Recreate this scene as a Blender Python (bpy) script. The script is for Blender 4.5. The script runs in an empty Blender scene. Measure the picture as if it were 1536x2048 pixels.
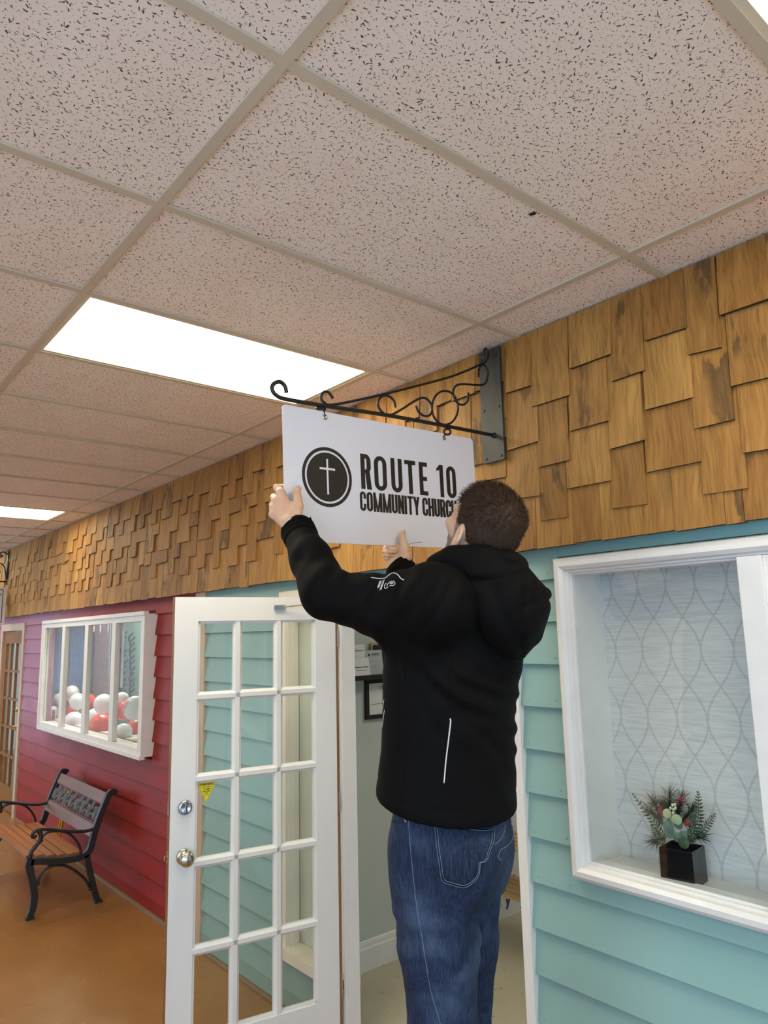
import bpy, bmesh, math, random
import numpy as np
from mathutils import Vector, Matrix
from mathutils.bvhtree import BVHTree

random.seed(11); np.random.seed(11)
SC = bpy.context.scene
COL = SC.collection

# ------------------------------------------------------------------ camera
CAM = np.array([1.07402, -1.89129, 1.88191])     # ceiling at z=3, floor at z=0
YAW, PITCH, ROLL, FPX = 0.872728, 0.166347, -0.023851, 1440.572
_cy, _sy = math.cos(YAW), math.sin(YAW)
_f = np.array([-_sy*math.cos(PITCH), _cy*math.cos(PITCH), math.sin(PITCH)])
_r0 = np.array([_cy, _sy, 0.0]); _u0 = np.cross(_r0, _f)
_r = _r0*math.cos(ROLL) + _u0*math.sin(ROLL)
_u = -_r0*math.sin(ROLL) + _u0*math.cos(ROLL)
cam_data = bpy.data.cameras.new('camera'); cam = bpy.data.objects.new('camera', cam_data); COL.objects.link(cam)
cam.matrix_world = Matrix(((_r[0], _u[0], -_f[0], CAM[0]), (_r[1], _u[1], -_f[1], CAM[1]), (_r[2], _u[2], -_f[2], CAM[2]), (0, 0, 0, 1)))
cam_data.sensor_fit = 'VERTICAL'; cam_data.sensor_height = 36.0; cam_data.lens = FPX/2048*36.0
cam_data.clip_start = 0.05; cam_data.clip_end = 200
SC.camera = cam

# ------------------------------------------------------------------ world, lamps, exposure
SC.view_settings.view_transform = 'Standard'; SC.view_settings.look = 'None'
SC.view_settings.gamma = 1.0; SC.view_settings.use_curve_mapping = False
SC.view_settings.exposure = 0.52
W = bpy.data.worlds.new('overcast_sky'); SC.world = W; W.use_nodes = True
_bg = W.node_tree.nodes['Background']
_bg.inputs[0].default_value = (0.56, 0.77, 1.0, 1); _bg.inputs[1].default_value = 2.7
PANEL_COLOR = (1.0, 0.93, 0.70); PANEL_STRENGTH = 8.5      # fluorescent ceiling panels
SHOP_FILL = 22.0  # unseen panel added to brighten the red window display
ROOM_COLOR = (1.0, 0.96, 0.88); ROOM_FILL = 5.0       # unseen panel added to light the room behind the doorway
SC.cycles.max_bounces = 8; SC.cycles.transparent_max_bounces = 12
SC.cycles.sample_clamp_indirect = 6.0
SC.cycles.caustics_reflective = False; SC.cycles.caustics_refractive = False

def ray(u, v):
    return _r*((u-768)/FPX) + _u*((1024-v)/FPX) + _f
def at(u, v, D): return CAM + ray(u, v)*D
def aty(u, v, Y):
    d = ray(u, v); return CAM + d*((Y-CAM[1])/d[1])
def atx(u, v, X):
    d = ray(u, v); return CAM + d*((X-CAM[0])/d[0])

# ------------------------------------------------------------------ helpers
def lin(c):
    return tuple(((x/255)/12.92 if x/255 <= 0.04045 else ((x/255+0.055)/1.055)**2.4) for x in c)

class G:
    """small wrapper round a node tree"""
    def __init__(s, m): s.m = m; s.t = m.node_tree; s.n = s.t.nodes; s.l = s.t.links
    def add(s, typ, **kw):
        nd = s.n.new(typ)
        for k, v in kw.items():
            if k.startswith('i_'):
                key = k[2:]
                key = int(key) if key.isdigit() else key
                s.put(nd.inputs[key], v)
            else: setattr(nd, k, v)
        return nd
    def put(s, inp, v):
        if isinstance(v, bpy.types.NodeSocket): s.l.new(v, inp)
        else: inp.default_value = v
    def math(s, op, a, b=None, c=None):
        nd = s.n.new('ShaderNodeMath'); nd.operation = op
        s.put(nd.inputs[0], a)
        if b is not None: s.put(nd.inputs[1], b)
        if c is not None: s.put(nd.inputs[2], c)
        return nd.outputs[0]
    def vmath(s, op, a, b=None):
        nd = s.n.new('ShaderNodeVectorMath'); nd.operation = op
        s.put(nd.inputs[0], a)
        if b is not None: s.put(nd.inputs[1], b)
        return nd.outputs[0]
    def ramp(s, f, stops, interp='LINEAR'):
        nd = s.n.new('ShaderNodeValToRGB'); nd.color_ramp.interpolation = interp
        e = nd.color_ramp.elements
        while len(e) < len(stops): e.new(0.5)
        for el, (p, c) in zip(e, stops):
            el.position = p; el.color = (c[0], c[1], c[2], 1) if not isinstance(c, (int, float)) else (c, c, c, 1)
        s.put(nd.inputs[0], f); return nd.outputs[0]
    def mix(s, f, a, b, mode='MIX'):
        nd = s.n.new('ShaderNodeMix'); nd.data_type = 'RGBA'; nd.blend_type = mode
        s.put(nd.inputs[0], f)
        for i, v in ((6, a), (7, b)):
            s.put(nd.inputs[i], (*v, 1) if isinstance(v, tuple) and len(v) == 3 else v)
        return nd.outputs[2]
    def noise(s, vec, scale, detail=3, rough=0.5, out=0):
        nd = s.n.new('ShaderNodeTexNoise'); s.put(nd.inputs['Scale'], scale)
        nd.inputs['Detail'].default_value = detail; nd.inputs['Roughness'].default_value = rough
        if vec is not None: s.put(nd.inputs['Vector'], vec)
        return nd.outputs[out]
    def pos(s): return s.n.new('ShaderNodeNewGeometry').outputs['Position']
    def rnd(s): return s.n.new('ShaderNodeObjectInfo').outputs['Random']
    def bump(s, h, strength=0.3, dist=0.01):
        nd = s.n.new('ShaderNodeBump'); nd.inputs['Strength'].default_value = strength; nd.inputs['Distance'].default_value = dist
        s.put(nd.inputs['Height'], h); return nd.outputs[0]
    def scaled(s, vec, xyz):
        return s.vmath('MULTIPLY', vec, xyz)

def new_mat(name):
    m = bpy.data.materials.new(name); m.use_nodes = True
    g = G(m); b = g.n['Principled BSDF']; return m, g, b

def mat(name, rgb, rough=0.6, metal=0.0, var=0.06, vscale=8.0, bump=0.0, bscale=60.0, spec=0.5, coat=0.0, stretch=(1, 1, 1)):
    m, g, b = new_mat(name)
    c = lin(rgb)
    p = g.scaled(g.pos(), stretch)
    n = g.noise(p, vscale, 4)
    lo = tuple(x*(1-var) for x in c); hi = tuple(min(1, x*(1+var)) for x in c)
    g.l.new(g.ramp(n, [(0.3, lo), (0.7, hi)]), b.inputs['Base Color'])
    b.inputs['Roughness'].default_value = rough; b.inputs['Metallic'].default_value = metal
    b.inputs['Specular IOR Level'].default_value = spec; b.inputs['Coat Weight'].default_value = coat
    if bump: g.l.new(g.bump(g.noise(p, bscale, 3), bump, 0.003), b.inputs['Normal'])
    return m

def link(name, me, m=None, parent=None, smooth=False, **props):
    o = bpy.data.objects.new(name, me); COL.objects.link(o)
    if m is not None and len(me.materials) == 0: me.materials.append(m)
    if parent is not None: o.parent = parent
    if smooth: me.polygons.foreach_set('use_smooth', [True]*len(me.polygons))
    for k, v in props.items(): o[k] = v
    return o

def tag(o, label=None, cat=None, group=None, kind=None):
    if label: o['label'] = label
    if cat: o['category'] = cat
    if group: o['group'] = group
    if kind: o['kind'] = kind
    return o

def empty(name, loc=(0, 0, 0), rz=0.0, label=None, cat=None, group=None, kind=None):
    o = bpy.data.objects.new(name, None); COL.objects.link(o)
    o.empty_display_size = 0.05
    o.location = Vector([float(x) for x in loc]); o.rotation_euler = (0, 0, rz)
    return tag(o, label, cat, group, kind)

def copy_tree(o, parent=None):
    c = o.copy(); COL.objects.link(c); c.parent = parent
    for ch in o.children: copy_tree(ch, c)
    return c

class MB:
    def __init__(s, off=(0, 0, 0)): s.v = []; s.f = []; s.off = np.array(off, float)
    def add(s, vs, fs):
        k = len(s.v); s.v += [tuple(float(c) for c in (np.asarray(v, float)-s.off)) for v in vs]
        s.f += [tuple(i+k for i in f) for f in fs]; return s
    def box(s, a, b):
        (x0, y0, z0), (x1, y1, z1) = a, b
        return s.add([(x0, y0, z0), (x1, y0, z0), (x1, y1, z0), (x0, y1, z0), (x0, y0, z1), (x1, y0, z1), (x1, y1, z1), (x0, y1, z1)],
                     [(3, 2, 1, 0), (4, 5, 6, 7), (0, 1, 5, 4), (1, 2, 6, 5), (2, 3, 7, 6), (3, 0, 4, 7)])
    def prism(s, poly, axis, a, b):
        """extrude 2-D polygon along axis from a to b"""
        n = len(poly)
        def P(p, t):
            if axis == 0: return (t, p[0], p[1])
            if axis == 1: return (p[0], t, p[1])
            return (p[0], p[1], t)
        vs = [P(p, a) for p in poly] + [P(p, b) for p in poly]
        fs = [tuple(range(n))[::-1], tuple(range(n, 2*n))] + [(i, (i+1) % n, n+(i+1) % n, n+i) for i in range(n)]
        return s.add(vs, fs)
    def tube(s, path, r, n=8, closed=False, cap=True):
        path = [np.asarray(p, float) for p in path]; m = len(path)
        rs = r if hasattr(r, '__len__') else [r]*m
        vs = []; fs = []; up = None
        for i in range(m):
            a = path[(i-1) % m] if (i > 0 or closed) else path[i]
            b = path[(i+1) % m] if (i < m-1 or closed) else path[i]
            t = b-a; t = t/(np.linalg.norm(t)+1e-12)
            if up is None:
                up = np.array([0, 0, 1.0]) if abs(t[2]) < 0.9 else np.array([1.0, 0, 0])
            x = np.cross(up, t); x /= np.linalg.norm(x)+1e-12; y = np.cross(t, x); up = y
            for k in range(n):
                an = 2*math.pi*k/n
                vs.append(path[i]+(x*math.cos(an)+y*math.sin(an))*rs[i])
        for i in range(m if closed else m-1):
            j = (i+1) % m
            for k in range(n):
                fs.append((i*n+k, i*n+(k+1) % n, j*n+(k+1) % n, j*n+k))
        if cap and not closed:
            fs.append(tuple(range(n))[::-1]); fs.append(tuple(range((m-1)*n, m*n)))
        return s.add(vs, fs)
    def ribbon(s, path, w, t, wdir):
        """flat bar along path: width w along wdir, thickness t"""
        path = [np.asarray(p, float) for p in path]; m = len(path); wd = np.asarray(wdir, float)
        ws = w if hasattr(w, '__len__') else [w]*m
        ts = t if hasattr(t, '__len__') else [t]*m
        vs = []; fs = []
        for i in range(m):
            tg = path[min(i+1, m-1)]-path[max(i-1, 0)]; nn = np.cross(wd, tg); nn /= np.linalg.norm(nn)+1e-12
            a = wd*ws[i]/2; b = nn*ts[i]/2
            vs += [path[i]-a-b, path[i]+a-b, path[i]+a+b, path[i]-a+b]
        for i in range(m-1):
            for k in range(4): fs.append((i*4+k, i*4+(k+1) % 4, i*4+4+(k+1) % 4, i*4+4+k))
        fs += [(3, 2, 1, 0), tuple(range(m*4-4, m*4))]
        return s.add(vs, fs)
    def lathe(s, c, prof, n=24, axis=(0, 0, 1)):
        """prof: list of (r, h) along axis from point c"""
        ax = np.asarray(axis, float); ax /= np.linalg.norm(ax)
        u = np.array([0, 0, 1.0]) if abs(ax[2]) < 0.9 else np.array([1.0, 0, 0])
        x = np.cross(u, ax); x /= np.linalg.norm(x); y = np.cross(ax, x); c = np.asarray(c, float)
        vs = []; fs = []
        for r, h in prof:
            for k in range(n):
                a = 2*math.pi*k/n; vs.append(c+ax*h+(x*math.cos(a)+y*math.sin(a))*max(r, 1e-5))
        for i in range(len(prof)-1):
            for k in range(n): fs.append((i*n+k, i*n+(k+1) % n, (i+1)*n+(k+1) % n, (i+1)*n+k))
        fs.append(tuple(range(n))[::-1]); fs.append(tuple(range((len(prof)-1)*n, len(prof)*n)))
        return s.add(vs, fs)
    def ball(s, c, r, n=12, scale=(1, 1, 1)):
        c = np.asarray(c, float); vs = []; fs = []; m = n//2
        for i in range(m+1):
            th = math.pi*i/m
            for k in range(n):
                ph = 2*math.pi*k/n
                vs.append(c+r*np.array([math.sin(th)*math.cos(ph)*scale[0], math.sin(th)*math.sin(ph)*scale[1], math.cos(th)*scale[2]]))
        for i in range(m):
            for k in range(n): fs.append((i*n+k, i*n+n+k, i*n+n+(k+1) % n, i*n+(k+1) % n))
        return s.add(vs, fs)
    def mesh(s, name='m'):
        me = bpy.data.meshes.new(name); me.from_pydata(s.v, [], s.f); me.update(); return me
    def build(s, name, m=None, parent=None, smooth=False, bevel=0.0, fixn=True, **props):
        me = s.mesh(name)
        if fixn or bevel:
            bm = bmesh.new(); bm.from_mesh(me)
            bmesh.ops.remove_doubles(bm, verts=bm.verts, dist=1e-6)
            bmesh.ops.recalc_face_normals(bm, faces=bm.faces)
            if bevel: bmesh.ops.bevel(bm, geom=bm.edges[:], offset=bevel, segments=2, profile=0.7, affect='EDGES', clamp_overlap=True)
            bm.to_mesh(me); bm.free()
        return link(name, me, m, parent, smooth, **props)

def catmull(pts, n=6):
    pts = [np.asarray(p, float) for p in pts]; out = []
    for i in range(len(pts)-1):
        p0 = pts[max(i-1, 0)]; p1 = pts[i]; p2 = pts[i+1]; p3 = pts[min(i+2, len(pts)-1)]
        for k in range(n):
            t = k/n
            out.append(0.5*((2*p1)+(-p0+p2)*t+(2*p0-5*p1+4*p2-p3)*t*t+(-p0+3*p1-3*p2+p3)*t**3))
    out.append(pts[-1]); return out

def text_mesh(name, body, size, align='CENTER', extrude=0.0003, bold=0.0, spacing=1.0):
    cu = bpy.data.curves.new(name, 'FONT'); cu.body = body; cu.size = size; cu.align_x = align; cu.align_y = 'CENTER'
    cu.extrude = extrude; cu.offset = bold; cu.space_character = spacing; cu.resolution_u = 3
    o = bpy.data.objects.new(name, cu); COL.objects.link(o)
    dg = bpy.context.evaluated_depsgraph_get(); me = bpy.data.meshes.new_from_object(o.evaluated_get(dg))
    bpy.data.objects.remove(o); bpy.data.curves.remove(cu); me.name = name
    return me
def frame_matrix(o, x, y, z):
    return Matrix(((x[0], y[0], z[0], o[0]), (x[1], y[1], z[1], o[1]), (x[2], y[2], z[2], o[2]), (0, 0, 0, 1)))
# ------------------------------------------------------------------ materials
def ceiling_mat():
    m, g, b = new_mat('fissured ceiling tile')
    p = g.vmath('ADD', g.pos(), g.vmath('MULTIPLY', g.add('ShaderNodeCombineXYZ', i_0=g.rnd(), i_1=g.rnd(), i_2=0.0).outputs[0], (7.3, 3.9, 0)))
    warp = g.vmath('MULTIPLY', g.vmath('SUBTRACT', g.noise(p, 90.0, 1, out=1), (0.5, 0.5, 0.5)), (0.008, 0.008, 0))
    p = g.vmath('ADD', p, warp)
    mask = None
    for sc, ln, wd, off in ((60.0, 0.36, 0.10, 0.0), (72.0, 0.30, 0.11, 3.3), (95.0, 0.17, 0.12, 7.7)):
        q = g.vmath('ADD', p, (off, off*1.7, 0.0))
        v = g.add('ShaderNodeTexVoronoi', voronoi_dimensions='2D', feature='F1', i_Scale=sc, i_Vector=q)
        d = g.vmath('MULTIPLY', g.vmath('SUBTRACT', q, v.outputs['Position']), (sc, sc, 0))
        sep = g.add('ShaderNodeSeparateColor', i_0=v.outputs['Color'])
        # fissures lean mostly one way, with scatter
        ang = g.math('MULTIPLY_ADD', sep.outputs[0], 2.6, 0.2)
        rot = g.add('ShaderNodeVectorRotate', rotation_type='Z_AXIS', i_Vector=d, i_Angle=ang)
        size = g.math('MULTIPLY_ADD', g.math('POWER', sep.outputs[1], 1.6), 0.8, 0.3)
        e = g.vmath('DIVIDE', rot.outputs[0], g.add('ShaderNodeCombineXYZ', i_0=g.math('MULTIPLY', size, ln), i_1=g.math('MULTIPLY', size, wd), i_2=1.0).outputs[0])
        ln_ = g.n.new('ShaderNodeVectorMath'); ln_.operation = 'LENGTH'; g.l.new(e, ln_.inputs[0])
        k = g.ramp(ln_.outputs['Value'], [(0.75, 1.0), (1.0, 0.0)])
        gate = g.math('GREATER_THAN', sep.outputs[2], 0.18)
        k = g.math('MULTIPLY', k, gate)
        mask = k if mask is None else g.math('MAXIMUM', mask, k)
    base = g.ramp(g.noise(p, 5.0, 3), [(0.3, lin((243, 226, 212))), (0.7, lin((248, 234, 221)))])
    col = g.mix(mask, base, lin((92, 79, 73)))
    g.l.new(col, b.inputs['Base Color']); b.inputs['Roughness'].default_value = 0.9
    b.inputs['Specular IOR Level'].default_value = 0.2
    h = g.math('SUBTRACT', g.math('MULTIPLY', g.noise(p, 300.0, 2), 0.15), mask)
    g.l.new(g.bump(h, 0.35, 0.002), b.inputs['Normal'])
    return m

def shingle_mat():
    m, g, b = new_mat('weathered cedar shingle')
    r = g.rnd()
    off = g.add('ShaderNodeCombineXYZ', i_0=g.math('MULTIPLY', r, 37.0), i_1=g.math('MULTIPLY', r, 11.0), i_2=g.math('MULTIPLY', r, 53.0)).outputs[0]
    p = g.vmath('ADD', g.pos(), off)
    wob = g.vmath('MULTIPLY', g.vmath('SUBTRACT', g.noise(p, 5.0, 2, out=1), (0.5, 0.5, 0.5)), (0.05, 0.0, 0.0))
    pw = g.vmath('ADD', p, wob)
    grain = g.noise(g.scaled(pw, (1, 1, 0.035)), 130.0, 4, 0.6)
    broad = g.noise(g.scaled(pw, (1, 1, 0.12)), 22.0, 3, 0.55)
    c1 = g.ramp(grain, [(0.28, lin((106, 78, 40))), (0.50, lin((170, 132, 74))), (0.75, lin((204, 166, 102)))])
    c2 = g.ramp(broad, [(0.3, lin((138, 99, 51))), (0.7, lin((195, 152, 91)))])
    c = g.mix(0.5, c1, c2)
    tint = g.ramp(r, [(0.0, lin((214, 196, 170))), (0.35, lin((236, 220, 196))), (0.7, lin((255, 244, 222))), (1.0, lin((230, 208, 180)))])
    c = g.mix(1.0, c, tint, 'MULTIPLY')
    # dark weather stains: tongues running down the grain, sharper edge at their front
    sn = g.noise(g.scaled(pw, (1, 1, 0.30)), 10.0, 5, 0.6)
    gate = g.ramp(g.noise(g.vmath('ADD', p, (9.0, 3.0, 5.0)), 2.2, 2), [(0.47, 0.0), (0.60, 1.0)])
    st = g.math('MULTIPLY', g.ramp(sn, [(0.53, 0.0), (0.58, 0.85), (0.68, 0.55), (0.80, 0.8)]), gate)
    c = g.mix(g.math('MULTIPLY', st, 0.85), c, lin((58, 46, 33)))
    g.l.new(c, b.inputs['Base Color']); b.inputs['Roughness'].default_value = 0.62
    b.inputs['Specular IOR Level'].default_value = 0.35
    g.l.new(g.bump(grain, 0.45, 0.004), b.inputs['Normal'])
    return m

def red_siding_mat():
    m, g, b = new_mat('red clapboard with painted lilac sheen')
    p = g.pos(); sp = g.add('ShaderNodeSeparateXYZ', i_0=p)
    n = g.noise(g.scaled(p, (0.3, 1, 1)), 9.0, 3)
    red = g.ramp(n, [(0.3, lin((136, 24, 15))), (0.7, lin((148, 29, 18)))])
    lil = g.ramp(n, [(0.3, lin((166, 116, 138))), (0.7, lin((178, 128, 150)))])  # bluish daylight sheen on the red paint, put into the base colour
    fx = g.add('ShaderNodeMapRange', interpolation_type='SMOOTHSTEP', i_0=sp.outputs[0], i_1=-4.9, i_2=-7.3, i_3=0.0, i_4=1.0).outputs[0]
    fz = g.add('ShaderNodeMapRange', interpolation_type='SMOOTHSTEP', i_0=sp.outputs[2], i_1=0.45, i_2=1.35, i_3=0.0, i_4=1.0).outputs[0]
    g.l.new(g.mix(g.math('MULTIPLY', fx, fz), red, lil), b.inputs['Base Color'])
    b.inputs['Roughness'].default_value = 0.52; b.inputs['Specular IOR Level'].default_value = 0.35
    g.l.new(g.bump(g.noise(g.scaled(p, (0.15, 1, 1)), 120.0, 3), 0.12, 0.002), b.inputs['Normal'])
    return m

def floor_mat():
    m, g, b = new_mat('polished tan sheet floor')
    p = g.pos()
    n = g.noise(p, 1.3, 4); f = g.noise(p, 60.0, 3)
    c = g.ramp(n, [(0.3, lin((150, 106, 56))), (0.7, lin((166, 121, 67)))])
    c = g.mix(g.math('MULTIPLY', f, 0.25), c, lin((134, 82, 36)))
    v = g.add('ShaderNodeTexVoronoi', i_Scale=7.0, i_Vector=p); dd = g.math('LESS_THAN', v.outputs['Distance'], 0.03)
    c = g.mix(g.math('MULTIPLY', dd, 0.5), c, lin((90, 58, 30)))
    g.l.new(c, b.inputs['Base Color'])
    g.l.new(g.ramp(g.noise(p, 4.0, 4), [(0.3, 0.20), (0.7, 0.30)]), b.inputs['Roughness'])
    g.l.new(g.bump(g.noise(p, 2.5, 3), 0.06, 0.02), b.inputs['Normal'])
    return m

def speckle_mat():
    m, g, b = new_mat('speckled beige vinyl')
    p = g.pos()
    c = g.ramp(g.noise(p, 3.0, 3), [(0.3, lin((182, 172, 146))), (0.7, lin((198, 188, 162)))])
    v = g.add('ShaderNodeTexVoronoi', i_Scale=16.0, i_Vector=g.scaled(g.vmath('ADD', p, g.vmath('MULTIPLY', g.noise(p, 20.0, 2, out=1), (0.08, 0.08, 0))), (1, 1.6, 1)))
    k = g.ramp(v.outputs['Distance'], [(0.09, 1.0), (0.15, 0.0)])
    k = g.math('MULTIPLY', k, g.math('GREATER_THAN', g.add('ShaderNodeSeparateColor', i_0=v.outputs['Color']).outputs[0], 0.45))
    c = g.mix(g.math('MULTIPLY', k, 0.75), c, lin((96, 92, 80)))
    g.l.new(c, b.inputs['Base Color']); b.inputs['Roughness'].default_value = 0.35
    return m

def wallpaper_mat():
    m, g, b = new_mat('ogee pattern silk panel')
    p = g.pos(); sp = g.add('ShaderNodeSeparateXYZ', i_0=p)
    wob = g.math('MULTIPLY', g.math('SUBTRACT', g.noise(p, 9.0, 2), 0.5), 0.012)
    x = g.math('ADD', sp.outputs[0], wob)
    cz = g.math('MULTIPLY', g.math('COSINE', g.math('MULTIPLY', sp.outputs[2], math.pi/0.225)), 0.5)
    u = g.math('DIVIDE', x, 0.105)
    mask = None
    for sgn in (1, -1):
        t = g.math('FRACT', g.math('ADD', g.math('MULTIPLY', g.math('ADD', u, 40.0), 1.0), g.math('MULTIPLY', cz, 0.5*sgn*2)))
        dst = g.math('ABSOLUTE', g.math('SUBTRACT', t, 0.5))
        k = g.ramp(dst, [(0.02, 1.0), (0.05, 0.0)])
        mask = k if mask is None else g.math('MAXIMUM', mask, k)
    silk = g.noise(g.scaled(p, (0.06, 1, 1)), 190.0, 4, 0.6)
    c = g.ramp(silk, [(0.25, lin((206, 205, 206))), (0.55, lin((228, 228, 230))), (0.8, lin((238, 238, 240)))])
    c = g.mix(g.math('MULTIPLY', mask, 0.34), c, lin((150, 148, 150)))
    g.l.new(c, b.inputs['Base Color']); b.inputs['Roughness'].default_value = 0.55
    return m

def glass_mat(name='window glass', tint=(0.965, 0.985, 0.975), refl=1.0):
    m, g, b = new_mat(name); g.n.remove(b)
    tr = g.add('ShaderNodeBsdfTransparent', i_0=(*tint, 1)); gl = g.add('ShaderNodeBsdfGlossy', i_0=(1, 1, 1, 1), i_1=0.015)
    ge = g.n.new('ShaderNodeNewGeometry'); dt = g.n.new('ShaderNodeVectorMath'); dt.operation = 'DOT_PRODUCT'
    g.l.new(ge.outputs['Normal'], dt.inputs[0]); g.l.new(ge.outputs['Incoming'], dt.inputs[1])
    cs = g.math('SUBTRACT', 1.0, g.math('ABSOLUTE', dt.outputs['Value']))
    fr = g.math('MULTIPLY_ADD', g.math('POWER', cs, 5.0), 0.95, 0.042*refl)          # Schlick, same from both sides of the pane
    mx = g.add('ShaderNodeMixShader', i_0=fr, i_1=tr.outputs[0], i_2=gl.outputs[0])
    g.l.new(mx.outputs[0], g.n['Material Output'].inputs[0]); return m

def emit_mat(name, color, strength):
    m, g, b = new_mat(name)
    n = g.noise(g.scaled(g.pos(), (1, 1, 0)), 2.0, 2)
    b.inputs['Base Color'].default_value = (*color, 1); b.inputs['Roughness'].default_value = 0.5
    b.inputs['Emission Color'].default_value = (*color, 1)
    g.l.new(g.ramp(n, [(0.2, strength*0.95), (0.8, strength)]) if strength <= 1 else g.math('MULTIPLY', g.ramp(n, [(0.2, 0.94), (0.8, 1.0)]), strength), b.inputs['Emission Strength'])
    return m

def denim_mat():
    m, g, b = new_mat('dark blue denim')
    p = g.pos()
    fade = g.noise(g.vmath('ADD', p, (0.4, 0.1, 0.25)), 5.0, 4, 0.6)
    weave = g.noise(g.scaled(p, (1, 1, 0.10)), 900.0, 2)
    slub = g.noise(g.scaled(p, (1, 1, 0.05)), 260.0, 3)
    c = g.ramp(fade, [(0.34, lin((20, 27, 45))), (0.5, lin((30, 42, 67))), (0.70, lin((66, 81, 107)))])
    c = g.mix(g.math('MULTIPLY', g.ramp(slub, [(0.4, 0.0), (0.7, 1.0)]), 0.22), c, lin((90, 106, 136)))
    c = g.mix(g.math('MULTIPLY', g.ramp(weave, [(0.35, 1.0), (0.6, 0.0)]), 0.4), c, lin((16, 24, 48)))
    g.l.new(c, b.inputs['Base Color']); b.inputs['Roughness'].default_value = 0.85
    b.inputs['Specular IOR Level'].default_value = 0.2
    g.l.new(g.bump(weave, 0.25, 0.001), b.inputs['Normal'])
    return m

def skin_mat():
    m, g, b = new_mat('light skin')
    p = g.pos()
    c = g.ramp(g.noise(p, 38.0, 4), [(0.3, lin((208, 164, 136))), (0.7, lin((222, 184, 156)))])
    c = g.mix(g.ramp(g.noise(p, 14.0, 2), [(0.5, 0.0), (0.8, 0.35)]), c, lin((206, 140, 116)))
    bw = g.add('ShaderNodeAttribute', attribute_name='beard').outputs['Fac']; lw = g.add('ShaderNodeAttribute', attribute_name='lips').outputs['Fac']
    hr = g.ramp(g.noise(p, 420.0, 3), [(0.3, 0.35), (0.65, 1.0)])
    c = g.mix(g.math('MULTIPLY', bw, hr), c, lin((78, 56, 46))); c = g.mix(lw, c, lin((186, 110, 100)))
    g.l.new(c, b.inputs['Base Color']); b.inputs['Roughness'].default_value = 0.5
    b.inputs['Subsurface Weight'].default_value = 0.12; b.inputs['Subsurface Radius'].default_value = (0.01, 0.004, 0.002); b.inputs['Subsurface Scale'].default_value = 0.5
    g.l.new(g.bump(g.noise(p, 260.0, 3), 0.15, 0.0015), b.inputs['Normal'])
    return m

M = {}
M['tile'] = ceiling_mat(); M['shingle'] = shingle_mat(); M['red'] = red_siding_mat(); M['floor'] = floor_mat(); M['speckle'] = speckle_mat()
M['paper'] = wallpaper_mat(); M['glass'] = glass_mat(); M['denim'] = denim_mat(); M['skin'] = skin_mat()
M['shingle_end'] = mat('dark weathered shingle end grain', (62, 46, 30), 0.8, var=0.3, vscale=60)
M['grid'] = mat('beige metal ceiling grid', (206, 192, 170), 0.5, var=0.04, vscale=3)
M['panel'] = emit_mat('lit ceiling panel', PANEL_COLOR, PANEL_STRENGTH)
M['roomfill'] = emit_mat('added room fill panel', ROOM_COLOR, ROOM_FILL)
M['shopfill'] = emit_mat('added shop fill panel', ROOM_COLOR, SHOP_FILL)
M['lightframe'] = mat('white fixture trim', (226, 214, 190), 0.45)
M['aqua'] = mat('aqua painted clapboard', (138, 175, 172), 0.42, var=0.05, vscale=4, bump=0.1, bscale=90, stretch=(0.2, 1, 1))
M['aquawall'] = mat('aqua painted board', (128, 166, 163), 0.5)
M['white'] = mat('white gloss paint', (228, 226, 224), 0.38, var=0.03, vscale=14, bump=0.08, bscale=30)
M['doorwhite'] = mat('white painted door wood', (228, 227, 226), 0.42, var=0.03, vscale=6, bump=0.15, bscale=70, stretch=(1, 1, 0.2))
M['cream'] = mat('cream paint', (236, 228, 212), 0.5, var=0.03)
M['tan'] = mat('tan pink trim paint', (204, 178, 158), 0.5, var=0.04)
M['wood'] = mat('brown bare wood edge', (134, 92, 50), 0.6, var=0.2, vscale=30, stretch=(1, 1, 0.1))
M['basewood'] = mat('oak floor moulding', (116, 88, 52), 0.5, var=0.15, vscale=20, stretch=(0.1, 1, 1))
M['roomwall'] = mat('pale grey green wall', (192, 198, 188), 0.7, var=0.02)
M['sidepanel'] = mat('pale green white panel', (230, 232, 222), 0.6, var=0.02)
M['roomwhite'] = mat('white room trim', (226, 224, 218), 0.4, var=0.02)
M['black_metal'] = mat('black painted iron', (22, 22, 24), 0.45, var=0.2, vscale=40)
M['plate'] = mat('grey black iron plate', (62, 62, 58), 0.55, var=0.22, vscale=12, metal=0.3)
M['sign'] = mat('white sign board', (226, 222, 228), 0.5, var=0.01)
M['ink'] = mat('black sign vinyl', (30, 26, 23), 0.5, var=0.03)
M['steel'] = mat('brushed nickel', (196, 192, 184), 0.24, metal=1.0, var=0.06, vscale=40)
M['chrome'] = mat('chrome', (190, 196, 204), 0.18, metal=1.0, var=0.05)
M['brass'] = mat('polished brass', (206, 164, 84), 0.2, metal=1.0, var=0.05)
M['yellow'] = mat('yellow sticker', (232, 216, 40), 0.5, var=0.03)
M['yellowpole'] = mat('yellow painted pole', (226, 170, 30), 0.4, var=0.05)
M['brown'] = mat('varnished brown door wood', (138, 92, 42), 0.4, var=0.15, vscale=16, stretch=(1, 1, 0.1))
M['slat'] = mat('varnished bench slat', (152, 96, 52), 0.38, var=0.2, vscale=14, stretch=(0.12, 1, 1))
M['slatdark'] = mat('dark varnished bench rail', (112, 72, 56), 0.4, var=0.2, vscale=14, stretch=(0.12, 1, 1))
M['iron'] = mat('cast iron bench frame', (34, 36, 42), 0.4, var=0.2, vscale=30)
M['cast'] = mat('grey cast flowers', (70, 72, 76), 0.5, var=0.25, vscale=60)
M['balloon_white'] = mat('pearl white balloon', (232, 232, 238), 0.22, var=0.02)
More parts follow.
